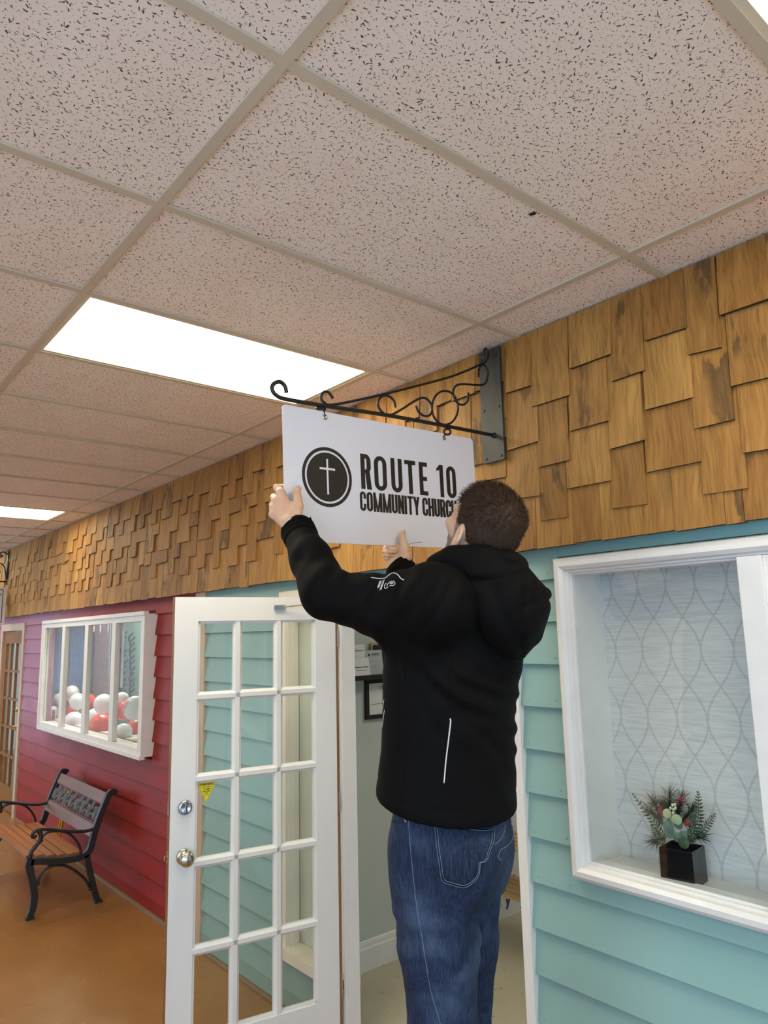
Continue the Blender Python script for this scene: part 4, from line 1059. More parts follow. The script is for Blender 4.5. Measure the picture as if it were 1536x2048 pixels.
MB().box((-0.62, -0.30, 0.0), (0.62, 0.30, 0.03)).build('frame', M['lightframe'], e)
MB().box((-0.60, -0.28, -0.004), (0.60, 0.28, -0.0005)).build('diffuser', M['shopfill'], e)
S(MB().box((XL, 0.40, 2.89), (-3.6, 1.36, 2.95)).build('ceiling_display', M['cream']))
# hanging fabric, fringe, chain strand and curved rods
def hang(name, px0, px1, py0, py1, Y, m, label, waves=9, amp=0.02):
    a = wq(px0, py0, Y); b_ = wq(px1, py0, Y); z0 = float(wq(px0, py1, Y)[2]); z1 = 2.889; n = 60
    vs = []; fs = []
    for i in range(n+1):
        x = a[0]+(b_[0]-a[0])*i/n
        for j in range(9):
            y = Y+amp*math.sin(waves*2*math.pi*i/n+0.6*math.sin(j))*(0.5+0.5*j/8); vs.append((x, y, z1+(z0-z1)*j/8))
    for i in range(n):
        for j in range(8): fs.append((i*9+j, i*9+9+j, i*9+10+j, i*9+1+j))
    c_ = np.array([(a[0]+b_[0])/2, Y, z0]); o_ = MB(c_).add(vs, fs).build(name, m, None, smooth=True); o_.location = c_
    sol = o_.modifiers.new('thick', 'SOLIDIFY'); sol.thickness = 0.003
    return tag(o_, label, 'curtain')
hang('curtain', 205, 375, 300, 1030, 0.85, M['blue_sheer'], 'pale blue fabric hanging in the first pane of the red front window', 5)
hang('curtain', 480, 790, 300, 1010, 0.95, M['blue_sheer'], 'pale blue fabric hanging behind the second and third panes', 8)
hang('fringe_curtain', 770, 960, 250, 1040, 0.85, M['silver'], 'silver fringe hanging behind the third pane', 16, 0.012)
c_ = wq(1100, 640, 0.80)
ch = empty('strand', c_, label='black and clear hanging strand of pieces in the fourth pane', cat='decoration')
for k in range(11):
    z_ = float(wq(1095, 340+k*60, 0.80)[2])
    MB(c_).box((c_[0]-0.05, 0.79, z_-0.055), (c_[0]+0.02, 0.805, z_+0.0)).build('link', M['black'], ch, bevel=0.006)
    MB(c_).box((c_[0]-0.01, 0.78, z_-0.03), (c_[0]+0.05, 0.788, z_+0.02)).build('link', M['silver'], ch, bevel=0.004)
ORD = ['first', 'second', 'third', 'fourth', 'fifth', 'sixth', 'seventh', 'eighth', 'ninth', 'tenth', 'eleventh']
rod0 = None
for k in range(22):
    px = 1120+ (k % 2)*95+rng.uniform(-10, 10); py = 330+(k//2)*68+rng.uniform(-8, 8)
    a = wq(px, py+40, 1.345); lbl = '%s wavy black rod from the top, %s column, behind the fourth pane' % (ORD[k//2], 'right' if k % 2 else 'left')
    if rod0 is None:
        p0 = np.zeros(3); pts = [(-0.09, 0.0, -0.035), (-0.05, -0.02, -0.005), (0.0, -0.03, 0.01), (0.05, -0.03, 0.018), (0.10, -0.02, 0.04)]
        rod0 = MB().tube(catmull(pts, 4), 0.010, 6).build('wavy_rod', M['black'], None, smooth=True); oo = rod0
    else: oo = rod0.copy(); COL.objects.link(oo)
    oo.location = a; oo.rotation_euler = (0, rng.uniform(-0.25, -0.1), 0); tag(oo, lbl, 'rod', 'black wavy rods in the red front window')
cane0 = None
for kk, px in enumerate((745, 822, 912, 1105, 1205, 1310)):
    a = wq(px, 230, 0.62)
    if cane0 is None:
        cane0 = MB().tube(catmull([(-0.05, 0, 0.07), (-0.01, 0, 0.085), (0.02, 0, 0.05), (0.025, 0, -0.02), (0.025, 0, -0.08)], 5), 0.008, 8).build('hook_rod', M['balloon_white'], None, smooth=True); oo = cane0
    else: oo = cane0.copy(); COL.objects.link(oo)
    oo.location = a; tag(oo, '%s white bent hook rod from the left in the red front window' % ORD[kk], 'hook', 'white hook rods in the red front window')

zr = float(wq(1000, 230, 0.62)[2])+0.085
MB((-6, 0.62, zr)).tube([(-9.0, 0.62, zr), (-3.66, 0.62, zr)], 0.008, 8).build('display_rail', M['steel'], None, label='thin metal rail carrying the white hook rods inside the red front window', category='rail').location = (-6, 0.62, zr)
MB(c_*0+np.array([ch.location[0], 0.80, ch.location[2]])).tube([(ch.location[0], 0.80, 2.0), (ch.location[0], 0.80, 2.889)], 0.003, 6).build('cord', M['black'], ch)
# ------------------------------------------------------------------ potted arrangement in the display case
PO = np.array([-0.178, 0.338, 1.10]); PS = 0.052; PH = 0.104
pl = empty('potted_plant', PO, label='small black square pot with pine, fern, eucalyptus and red berries', cat='plant')
pot = MB(); t_ = 0.003; s1, s0 = PS*0.98, PS
pr = math.radians(7)
def rot2(p): return (p[0]*math.cos(pr)-p[1]*math.sin(pr), p[0]*math.sin(pr)+p[1]*math.cos(pr), p[2])
sq = lambda s, z: [(-s, -s, z), (s, -s, z), (s, s, z), (-s, s, z)]
vs = [rot2(p) for p in sq(s0, 0)+sq(s1, PH)+sq(s1-t_, PH)+sq(s1-t_, PH-0.02)]
pot.add(vs, [(3, 2, 1, 0)]+[(k*4+i, k*4+(i+1) % 4, k*4+4+(i+1) % 4, k*4+4+i) for k in range(3) for i in range(4)]+[(12, 13, 14, 15)])
pot.build('pot', M['potblack'], pl)
def pq(px, py, Y=0.33): return aty(1240+px/6.98, 1540+py/6.98, Y)-PO
rp = random.Random(3)
def needles(name, base, tip, n, ln, spread, m, w=0.0011):
    """a pine twig: needles fanning forward from a stem"""
    b = MB(); base = np.array(base); tip = np.array(tip); ax = tip-base; ax = ax/np.linalg.norm(ax)
    b.tube([base, tip], 0.0014, 5)
    for k in range(n):
        t = rp.uniform(0.15, 1.0); p = base+(tip-base)*t
        d = ax*rp.uniform(0.5, 1.1)+np.array([rp.gauss(0, spread), rp.gauss(0, spread*0.6), rp.gauss(0, spread)]); d /= np.linalg.norm(d)
        l_ = ln*rp.uniform(0.6, 1.15); s_ = np.cross(d, (rp.random(), rp.random(), rp.random())); s_ /= np.linalg.norm(s_)+1e-9
        q_ = p+d*l_
        for v_ in (q_,):
            v_[1] = min(v_[1], 0.428-PO[1]); v_[1] = max(v_[1], 0.272-PO[1])
        b.add([p-s_*w/2, p+s_*w/2, (p+q_)/2+s_*w/2+np.array([0, 0, .002]), q_, (p+q_)/2-s_*w/2+np.array([0, 0, .002])], [(0, 1, 2, 3, 4)])
    b.build(name, m, pl, fixn=False)
top = np.array([0, 0, PH-0.01])
for (a, b_, n) in (((620, 800, .36), (470, 430, .37), 130), ((680, 760, .37), (690, 350, .38), 150), ((760, 760, .37), (860, 390, .38), 130), ((640, 820, .34), (420, 560, .35), 110), ((800, 800, .35), (1000, 560, .37), 120), ((650, 930, .31), (480, 1010, .31), 80), ((960, 960, .33), (1160, 930, .33), 60), ((700, 650, .35), (640, 500, .34), 120)):
    needles('pine_twig', pq(*a), pq(*b_), int(n*1.7), 0.046, 0.50, M['pine'])
def fern(base, mid, tip, n=16, lw=0.020):
    pts = catmull([np.array(base), np.array(mid), np.array(tip)], 8); b = MB(); b.tube(pts, 0.0012, 5)
    for k in range(1, n):
        t = k/n; i = t*(len(pts)-1); i0 = int(i); p = pts[i0]+(pts[min(i0+1, len(pts)-1)]-pts[i0])*(i-i0)
        tg = pts[min(i0+1, len(pts)-1)]-pts[max(i0-1, 0)]; tg /= np.linalg.norm(tg)
        w = lw*(math.sin(math.pi*(0.25+0.75*t))**0.8)*0.95+0.003
        for sg_ in (-1, 1):
            sd = np.cross(tg, (0.0, -1.0, 0.0))*sg_; d = sd*0.85+tg*0.55; d /= np.linalg.norm(d); e_ = np.cross(d, (0, 1, 0))
            dy = np.array([0, rp.uniform(-.003, .003), 0])
            b.add([p, p+d*w*0.45+e_*w*0.17+dy, p+d*w, p+d*w*0.45-e_*w*0.17-dy], [(0, 1, 2, 3)])
    b.build('fern_frond', M['fern'], pl, fixn=False)
fern(pq(640, 1000, .31), pq(440, 680, .315), pq(165, 320, .32)); fern(pq(950, 1010, .325), pq(1090, 680, .33), pq(1085, 290, .34), 18, 0.022); fern(pq(960, 1000, .315), pq(1190, 800, .32), pq(1335, 605, .33), 14, 0.016)
fern(pq(620, 1060, .30), pq(520, 900, .30), pq(430, 760, .305), 12, 0.018); fern(pq(940, 1050, .305), pq(1010, 820, .31), pq(1000, 600, .32), 14, 0.02)
def leaf(px, py, r, m, Y, tilt_=0.0):
    c_ = pq(px, py, Y); rad = r/6.98*2.2/FPX; b = MB(); vs = [c_+np.array([0, -0.003, 0])]; n = 16
    for k in range(n):
        a = 2*math.pi*k/n; rr = rad*(1-0.12*(abs(math.cos(a/2))**8))
        vs.append(c_+np.array([rr*math.cos(a), 0.15*rr*math.sin(a+tilt_), rr*math.sin(a)*0.96]))
    vs2 = [v+np.array([0, 0.0012, 0]) for v in vs]; k_ = len(vs)
    b.add(vs+vs2, [(0, 1+i, 1+(i+1) % n) for i in range(n)]+[(k_, k_+1+(i+1) % n, k_+1+i) for i in range(n)]+[(1+i, k_+1+i, k_+1+(i+1) % n, 1+(i+1) % n) for i in range(n)])
    b.build('eucalyptus_leaf', m, pl)
for a in ((660, 608, 68, M['eucalyptus_light'], .300, 0.4), (795, 690, 76, M['eucalyptus_light'], .292, 2.0), (676, 785, 84, M['eucalyptus'], .296, 1.0), (815, 762, 70, M['eucalyptus'], .302, 3.0), (690, 870, 82, M['eucalyptus'], .300, 0.0), (800, 940, 72, M['eucalyptus'], .293, 2.2), (888, 920, 72, M['eucalyptus'], .298, 4.0), (895, 1020, 78, M['fern'], .288, 1.0)): leaf(*a)
for (px, py, n_) in ((565, 555, 11), (855, 412, 10), (922, 740, 14), (740, 640, 9)):
    b = MB()
    for k in range(n_):
        c_ = pq(px+rp.gauss(0, 22), py+rp.gauss(0, 24), 0.303+rp.uniform(-.006, .006)); b.ball(c_, 0.0030, 8)
    b.build('berry_cluster', M['berry'], pl, smooth=True)
b = MB()
for (dx, dy) in ((-14, -30), (18, -38), (28, 10), (-40, 12), (0, 30), (-5, 80)):
    c_ = pq(745+dx, 520+dy, .296); b.ball(c_, 0.0042, 8, (1, 0.35, 1.25))
b.build('flower', M['petal'], pl, smooth=True)

# ------------------------------------------------------------------ things on the wall of the room behind the doorway
XI = -2.446
def iq(px, py, X=XI): return atx(680+px/7.877, 1220+py/7.877, X)
a = iq(205, 1045, -2.35); z_sh = float(a[2])
zt = z_sh
shf = tag(MB((XI, 0.9, zt)).box((XI, 0.74, zt-0.028), (-2.35, 1.55, zt)).build('wall_shelf', M['black'], None, bevel=0.002), 'black wall shelf in the room behind the doorway, carrying cards', 'shelf'); shf.location = (XI, 0.9, zt)
def on_shelf(name, px0, px1, py0, X, th, m, label, cat, lean=0.02):
    y0, y1 = float(iq(px0, 900, X)[1]), float(iq(px1, 900, X)[1]); z1 = float(iq((px0+px1)/2, py0, X)[2])
    e = empty(name, (X, (y0+y1)/2, zt), label=label, cat=cat)
    hw, h = (y1-y0)/2, z1-zt
    MB().add([(0, -hw, 0), (0, hw, 0), (-th, hw, 0), (-th, -hw, 0), (-lean, -hw, h), (-lean, hw, h), (-lean-th, hw, h), (-lean-th, -hw, h)], [(3, 2, 1, 0), (4, 5, 6, 7), (0, 1, 5, 4), (1, 2, 6, 5), (2, 3, 7, 6), (3, 0, 4, 7)]).build('board' if cat != 'card stack' else 'card', m, e)
    return e, hw, h, lean
def put_text(e, body, size, y, frac, h, lean, m=None, bold=0.0):
    me = text_mesh('print', body, size, extrude=0.0002, bold=bold); me.materials.append(m or M['ink']); o_ = link('print', me, None, e)
    u_ = np.array([-lean, 0, h]); u_ /= np.linalg.norm(u_); n_ = np.cross((0, 1, 0), u_)
    p_ = np.array([-lean*frac, y, h*frac])+n_*0.0008
    o_.matrix_local = frame_matrix(p_, (0, 1, 0), u_, n_)
e, hw, h, ln_ = on_shelf('framed_board', 500, 860, 515, -2.425, 0.015, M['gold'], 'small pale wood framed black board at the back of the shelf', 'board', 0.0)
MB().box((0.0, -hw+0.012, 0.012), (0.002, hw-0.012, h-0.012)).build('board', M['black'], e)
e, hw, h, ln_ = on_shelf('leaflet_stack', 200, 412, 545, -2.395, 0.02, M['paper_white'], 'leaflets with rows of small vertical print behind the welcome card', 'leaflet', 0.012)
for k in range(7): put_text(e, 'l i I l i', 0.012, -hw*0.7+k*hw*0.22, 0.80, h, ln_)
e, hw, h, ln_ = on_shelf('grey_flyer', 430, 692, 632, -2.385, 0.006, M['paper_grey'], 'grey flyer in a clear stand beside the welcome card on the shelf', 'flyer', 0.02)
put_text(e, 'ROUTE 10', 0.0125, hw*0.22, 0.83, h, ln_, bold=0.0006); put_text(e, 'COMMUNITY CHURCH', 0.0055, hw*0.22, 0.76, h, ln_)
put_text(e, '~~~~~~~', 0.014, 0, 0.52, h, ln_); put_text(e, '~~~~~', 0.012, 0, 0.36, h, ln_); put_text(e, '~~~~~~', 0.012, 0, 0.28, h, ln_)
MB().lathe((-ln_*0.82+0.001, -hw*0.58, h*0.80), [(0.0085, 0), (0.0, 0.0008)], 16, (1, 0, 0)).build('emblem', M['ink'], e)
e, hw, h, ln_ = on_shelf('welcome_card', 208, 480, 755, -2.362, 0.004, M['paper_white'], 'white welcome card leaning at the front edge of the black shelf', 'card', 0.018)
put_text(e, 'Welcome to Church', 0.0118, hw*0.08, 0.47, h, ln_, bold=0.0004); put_text(e, 'We are so glad you are here', 0.0066, hw*0.08, 0.30, h, ln_)
# framed certificate below the shelf
p0 = iq(375, 1090); p1 = iq(375, 1730); y0 = float(p0[1]); zt2 = float(p0[2]); zb2 = float(p1[2])
e = empty('picture_frame', (XI, y0+0.16, zb2), label='black framed certificate hanging below the shelf beside the jacket', cat='picture frame')
w_ = 0.16; h = zt2-zb2-0.004; f = 0.024
b = MB(); b.box((0.001, -w_, 0), (0.02, -w_+f, h)).box((0.001, w_-f, 0), (0.02, w_, h)).box((0.001, -w_+f, 0), (0.02, w_-f, f)).box((0.001, -w_+f, h-f), (0.02, w_-f, h)); b.build('frame', M['black'], e)
MB().box((0.001, -w_+f, f), (0.008, w_-f, h-f)).build('sheet', M['paper_white'], e)
def ptxt(s_, size, y, z, bold=0):
    me = text_mesh('print', s_, size, extrude=0.0002, bold=bold); me.materials.append(M['ink']); o_ = link('print', me, None, e); o_.matrix_local = frame_matrix((0.0085, y, z), (0, 1, 0), (0, 0, 1), (1, 0, 0))
ptxt('I TH', 0.026, -0.02, h*0.76, 0.0006); ptxt('~~~', 0.016, 0.0, h*0.56); ptxt('~~~~~', 0.016, 0.0, h*0.48)
MB().box((0.008, -w_+f+0.02, h*0.36), (0.0086, w_-f-0.02, h*0.36+0.002)).build('rule', M['ink'], e)

# ------------------------------------------------------------------ slatted rack and the white panel with purple script
RX0, RX1, RY0, RY1 = -2.385, -1.15, 1.62, 1.94
rk = empty('slatted_rack', ((RX0+RX1)/2, 1.78, 0.0), label='pale wooden two tier slatted rack in the room behind the man', cat='rack')
ro = np.array([(RX0+RX1)/2, 1.78, 0.0])
for zz in (0.30, 0.58):
    for k in range(5):
        y = RY0+0.03+k*0.064; MB(ro).box((RX0, y-0.022, zz-0.009), (RX1, y+0.022, zz+0.009)).build('slat', M['rackwood'], rk, bevel=0.003)
    for x in (RX0+0.62, RX1-0.05): MB(ro).box((x-0.015, RY0, zz-0.035), (x+0.015, RY1, zz-0.0095)).build('bearer', M['rackwood'], rk)
for x in (RX0+0.62, RX1-0.02):
    for y in (RY0-0.012, RY1+0.012): MB(ro).box((x-0.018, y-0.012, 0.0), (x+0.018, y+0.012, 0.62)).build('leg', M['rackwood'], rk, bevel=0.002)
po = np.array([-2.41, 2.4, 0.0])
pw = empty('lettered_panel', po, label='white panel with dark purple script leaning on the room wall behind the slatted rack', cat='sign board')
MB(po).box((-2.427, 1.93, 0.0), (-2.405, 3.1, 0.72)).build('panel', M['paper_white'], pw)
for (s_, px, py, sz) in (('ain f', 1024, 1757, 0.13), ('r y', 1010, 1803, 0.08), ('v', 1044, 1812, 0.10)):
    q_ = atx(px, py, -2.404)
    me = text_mesh('script', s_, sz, extrude=0.0006, bold=0.003); me.materials.append(M['purple_ink']); o_ = link('script', me, None, pw); o_.matrix_local = frame_matrix(np.array([-2.4045, q_[1], q_[2]])-po, (0, 1, 0), (0, 0.25, 0.97), (1, 0, 0))
# ------------------------------------------------------------------ distance fields and a surface-net mesher
def sd_cone(P, a, b, ra, rb):
    a = np.asarray(a, np.float32); b = np.asarray(b, np.float32)
    ab = b-a; l2 = float(ab@ab)+1e-12
    t = np.clip(((P-a)@ab)/l2, 0, 1)
    d = P-a-t[..., None]*ab
    return np.sqrt((d*d).sum(-1))-(ra+(rb-ra)*t)
def sd_chain(P, pts, rs, k=0.0):
    d = None
    for i in range(len(pts)-1):
        e = sd_cone(P, pts[i], pts[i+1], rs[i], rs[i+1]); d = e if d is None else (np.minimum(d, e) if k == 0 else smin(d, e, k))
    return d
def sd_ell(P, c, ax, r):
    """ellipsoid: ax = 3 row axes"""
    q_ = (P-np.asarray(c, np.float32))@np.asarray(ax, np.float32).T
    r = np.asarray(r, np.float32); k0 = np.sqrt(((q_/r)**2).sum(-1)); k1 = np.sqrt(((q_/(r*r))**2).sum(-1))+1e-9
    return k0*(k0-1)/k1
def smin(a, b, k): h = np.maximum(k-np.abs(a-b), 0)/k; return np.minimum(a, b)-h*h*k*0.25
def smax(a, b, k): return -smin(-a, -b, k)
def sd_loft(P, sec):
    """sec: rows z, cx, cy, a (across, y), b (front-back, x), yaw, power-less ellipse; interpolated in z"""
    sec = np.asarray(sec, np.float32); o_ = np.argsort(sec[:, 0]); sec = sec[o_]; z = P[..., 2]
    cx, cy, a, b, yw = [np.interp(z, sec[:, 0], sec[:, i]).astype(np.float32) for i in range(1, 6)]
    dx = P[..., 0]-cx; dy = P[..., 1]-cy; c_, s_ = np.cos(yw), np.sin(yw)
    u_ = dx*c_+dy*s_; v_ = -dx*s_+dy*c_
    k0 = np.sqrt((u_/b)**2+(v_/a)**2); k1 = np.sqrt((u_/(b*b))**2+(v_/(a*a))**2)+1e-9
    d = k0*(k0-1)/k1
    d = np.where(k0 < 0.25, -np.minimum(a, b)*(1-k0), d)
    return smax(smax(d, z-sec[-1, 0], 0.02), sec[0, 0]-z, 0.006)
def grid(lo, hi, h):
    xs = [np.arange(lo[i], hi[i]+h, h, dtype=np.float32) for i in range(3)]
    return np.stack(np.meshgrid(*xs, indexing='ij'), -1)
def surface_nets(f, lo, h):
    nx, ny, nz = f.shape; s = f < 0
    cells = np.zeros((nx-1, ny-1, nz-1), np.int8)
    for dx in (0, 1):
        for dy in (0, 1):
            for dz in (0, 1): cells += s[dx:nx-1+dx, dy:ny-1+dy, dz:nz-1+dz]
    act = (cells > 0) & (cells < 8); idx = -np.ones(act.shape, np.int64); ii = np.argwhere(act); idx[act] = np.arange(len(ii))
    acc = np.zeros((len(ii), 3), np.float64); cnt = np.zeros(len(ii))
    off = [(x, y, z) for x in (0, 1) for y in (0, 1) for z in (0, 1)]
    for a in off:
        for ax in range(3):
            if a[ax] == 0:
                b = list(a); b[ax] = 1
                fa = f[ii[:, 0]+a[0], ii[:, 1]+a[1], ii[:, 2]+a[2]]; fb = f[ii[:, 0]+b[0], ii[:, 1]+b[1], ii[:, 2]+b[2]]
                cr_ = (fa < 0) != (fb < 0); t = np.where(cr_, fa/(fa-fb+1e-12), 0)
                p_ = np.tile(np.array(a, np.float64), (len(ii), 1)); p_[:, ax] += t
                acc += p_*cr_[:, None]; cnt += cr_
    V = (ii+acc/cnt[:, None])*h+np.asarray(lo)
    F_ = []
    for ax in range(3):
        sl0 = [slice(None)]*3; sl1 = [slice(None)]*3; sl0[ax] = slice(0, -1); sl1[ax] = slice(1, None)
        sa, sb = s[tuple(sl0)], s[tuple(sl1)]; e = np.argwhere(sa != sb)
        u_, v_ = [(1, 2), (2, 0), (0, 1)][ax]
        ok = (e[:, u_] > 0) & (e[:, v_] > 0) & (e[:, u_] < f.shape[u_]-1) & (e[:, v_] < f.shape[v_]-1); e = e[ok]
        fl = sa[e[:, 0], e[:, 1], e[:, 2]]
        def c_(du, dv):
            q_ = e.copy(); q_[:, u_] -= du; q_[:, v_] -= dv; return idx[q_[:, 0], q_[:, 1], q_[:, 2]]
        qd = np.stack([c_(1, 1), c_(0, 1), c_(0, 0), c_(1, 0)], 1)
        qd[~fl] = qd[~fl][:, ::-1]; F_.append(qd)
    F_ = np.concatenate(F_); F_ = F_[(F_ >= 0).all(1)]
    return V, F_
def smooth_mesh(V, F_, it=1, lam=0.5):
    n = len(V); e = np.concatenate([F_[:, [0, 1]], F_[:, [1, 2]], F_[:, [2, 3]], F_[:, [3, 0]]])
    for _ in range(it):
        acc = np.zeros_like(V); c_ = np.zeros(n)
        np.add.at(acc, e[:, 0], V[e[:, 1]]); np.add.at(c_, e[:, 0], 1); np.add.at(acc, e[:, 1], V[e[:, 0]]); np.add.at(c_, e[:, 1], 1)
        V = V+lam*(acc/np.maximum(c_, 1)[:, None]-V)
    return V
def sculpt(fun, lo, hi, h, it=1, lam=0.5):
    P = grid(lo, hi, h); f = fun(P); V, F_ = surface_nets(f, lo, h); return smooth_mesh(V, F_, it, lam), F_
def to_object(name, parts, m, parent, off, mats=None):
    """parts: list of (V, F, material index array or int)"""
    V = np.concatenate([p_[0] for p_ in parts])-np.asarray(off); k = 0; F_ = []; mi = []
    for p_ in parts:
        F_.append(p_[1]+k); k += len(p_[0]); mi.append(np.full(len(p_[1]), 0) if len(p_) < 3 else np.asarray(p_[2]))
    F_ = np.concatenate(F_); me = bpy.data.meshes.new(name)
    me.from_pydata(V.tolist(), [], F_.tolist()); me.update()
    for mm in (mats or [m]): me.materials.append(mm)
    me.polygons.foreach_set('material_index', np.concatenate(mi).astype(np.int32))
    return link(name, me, None, parent, True)
def vnoise(P, f, seed=0):
    r_ = np.random.RandomState(seed); o_ = np.zeros(P.shape[:-1], np.float32)
    for _ in range(5):
        d = r_.normal(size=3); d = d/np.linalg.norm(d)*f*r_.uniform(0.6, 1.5); o_ += np.sin(P@d.astype(np.float32)+np.float32(r_.uniform(0, 6.28)))
    return o_/5

# ------------------------------------------------------------------ the man: where he stands
FEET = 0.455                                  # top of the step stool he stands on (below the frame)
PB = np.array([-0.35, -0.47, FEET])
man = empty('person', PB, label='man in black hooded jacket and blue jeans reaching up to hold the sign', cat='person')

# joints, from photo position and distance
J = {}
J['hem'] = at(897, 1640, 1.87); J['waist'] = at(900, 1490, 1.885); J['chest'] = at(907, 1340, 1.90); J['upper'] = at(930, 1230, 1.91); J['neck'] = at(968, 1115, 1.92)
J['sL'] = at(868, 1203, 1.75); J['mL'] = at(765, 1213, 1.81); J['eL'] = at(655, 1187, 1.86); J['wL'] = at(599, 1068, 2.062)
J['sR'] = at(985, 1175, 2.07); J['eR'] = at(868, 1215, 2.30); J['wR'] = at(805, 1144, 2.378)
def zof(p): return float(p[2])

# ---- jacket
def groove(P, d, pts, r, depth, D=None):
    """sunken fold along a line of points"""
    e = None
    for i in range(len(pts)-1):
        c_ = sd_cone(P, pts[i], pts[i+1], 0, 0); e = c_ if e is None else np.minimum(e, c_)
    return d+depth*np.exp(-(e/r)**2)
def ridge(P, d, pts, r, hgt): return groove(P, d, pts, r, -hgt)

def torso_sections():
    J_ = J; rows = []
    for (p_, a, b, yw) in ((at(897, 1650, 1.87), .205, .158, 0), (J_['hem'], .208, .160, 0), (at(895, 1580, 1.875), .206, .156, 0), (J_['waist'], .197, .148, 0), (at(902, 1420, 1.89), .199, .150, 0), (J_['chest'], .207, .156, 0), (at(915, 1285, 1.905), .208, .150, 0), (J_['upper'], .203, .135, 0), (at(945, 1180, 1.915), .180, .112, 0), (at(958, 1145, 1.92), .120, .090, 0), (at(965, 1120, 1.92), .085, .080, 0)):
        rows.append((p_[2], p_[0], p_[1], a, b, yw))
    return rows
TS = torso_sections(); ZH = zof(at(897, 1655, 1.87))
def fold(P, px_pts, D): return [at(x, y, D) for x, y in px_pts]
def jacket_sdf(P):
    d = sd_loft(P, TS)
    sl = sd_chain(P, [J['sL'], J['mL'], J['eL'], (J['eL']*0.45+J['wL']*0.55), J['wL']], [.086, .078, .066, .056, .043], 0.02)
    for w_, e_ in (('wL', 'eL'),):
        n_ = J[w_]-J[e_]; n_ = (n_/np.linalg.norm(n_)).astype(np.float32); sl = smax(sl, (P-J[w_].astype(np.float32))@n_+0.010, 0.010)
    d = smin(d, sl, 0.07)
    sr = sd_chain(P, [J['sR'], J['eR'], J['wR']], [.080, .062, .040])
    n_ = J['wR']-J['eR']; n_ = (n_/np.linalg.norm(n_)).astype(np.float32); sr = smax(sr, (P-J['wR'].astype(np.float32))@n_+0.010, 0.010); d = smin(d, sr, 0.06)
    # shoulder yoke
    d = smin(d, sd_cone(P, J['sL']+np.array([0, 0.0, 0.0]), J['sR'], .078, .078), 0.05)
    # folds at the sleeve
    rad = np.linalg.norm(P-J['eL'].astype(np.float32), axis=-1)
    ax = (J['eL']-J['sL']); ax = ax/np.linalg.norm(ax); s_ = ((P-J['sL'].astype(np.float32))@ax.astype(np.float32))
    wr = np.sin(s_*95+4*vnoise(P, 14, 3))*np.exp(-((s_-0.10)/0.16)**2)*np.exp(-(sl/0.03)**2)
    d = d+0.0022*wr
    ax2 = (J['wL']-J['eL']); l2 = np.linalg.norm(ax2); ax2 = ax2/l2; s2 = ((P-J['eL'].astype(np.float32))@ax2.astype(np.float32))
    d = d+0.0009*np.sin(s2*85+7*vnoise(P, 20, 9))*np.exp(-(sl/0.03)**2)*np.clip(s2/0.05, 0, 1)*np.clip((0.8*l2-s2)/0.05, 0, 1)
    # general soft cloth undulation
    d = d+0.0035*vnoise(P, 22, 1)+0.0016*vnoise(P, 55, 2)
    for pts, r, dep in (([(905, 1165), (880, 1215), (850, 1255)], .012, .006), ([(868, 1160), (835, 1205), (800, 1240)], .013, .007), ([(820, 1150), (785, 1195), (745, 1225)], .013, .006), ([(760, 1165), (725, 1200), (700, 1235)], .012, .006), ([(700, 1150), (672, 1180), (640, 1200)], .012, .007), ([(650, 1110), (625, 1125), (588, 1120)], .012, .003), ([(660, 1150), (640, 1170), (620, 1200)], .010, .005), ([(665, 1140), (690, 1170), (740, 1190)], .010, .004), ([(930, 1200), (915, 1260), (935, 1320)], .015, .005)):
        d = groove_surf(P, d, pts, r, dep)
    # long drag folds across the back, towards the raised arm, and at the waist
    for pts, r, dep in (([(1040, 1370), (985, 1350), (930, 1330), (890, 1300)], .016, .008), ([(1043, 1408), (990, 1398), (930, 1372), (870, 1325)], .014, .010), ([(1036, 1432), (985, 1440), (930, 1425), (880, 1390), (835, 1340)], .016, .012),
                        ([(1030, 1478), (985, 1470), (940, 1450), (905, 1430)], .014, .009), ([(1033, 1520), (1000, 1500), (970, 1470)], .013, .007), ([(1028, 1600), (1010, 1545), (985, 1490)], .014, .006),
                        ([(940, 1600), (905, 1530), (880, 1470)], .016, .004), ([(1000, 1610), (965, 1560), (925, 1500)], .018, .005), ([(810, 1320), (850, 1420), (880, 1470)], .016, .008), ([(800, 1290), (815, 1350), (820, 1440)], .013, .006)):
        d = groove(P, d, [at(x, y, 1.89-0.155) for x, y in pts], r*2.2, dep*1.5) if False else groove_surf(P, d, pts, r*1.25, dep*0.7)
    for pts, r, dep in (([(1042, 1390), (985, 1375), (920, 1350)], .012, .007), ([(1040, 1420), (985, 1420), (925, 1398), (870, 1360)], .013, .008), ([(1034, 1458), (985, 1455), (935, 1438)], .012, .006), ([(1035, 1500), (1000, 1485), (965, 1455)], .012, .005)):
        d = groove_surf(P, d, pts, r, -dep*0.6)
    # hem cut and hem seam
    zc_ = ZH+0.077+0.30*(np.float32(J['hem'][0])-P[..., 0])
    d = smax(d, zc_-P[..., 2], 0.008)
    zz = P[..., 2]-(zc_+0.042); d = d+0.0022*np.exp(-(zz/0.005)**2)
    # (cuffs are cut on each sleeve)
    return d
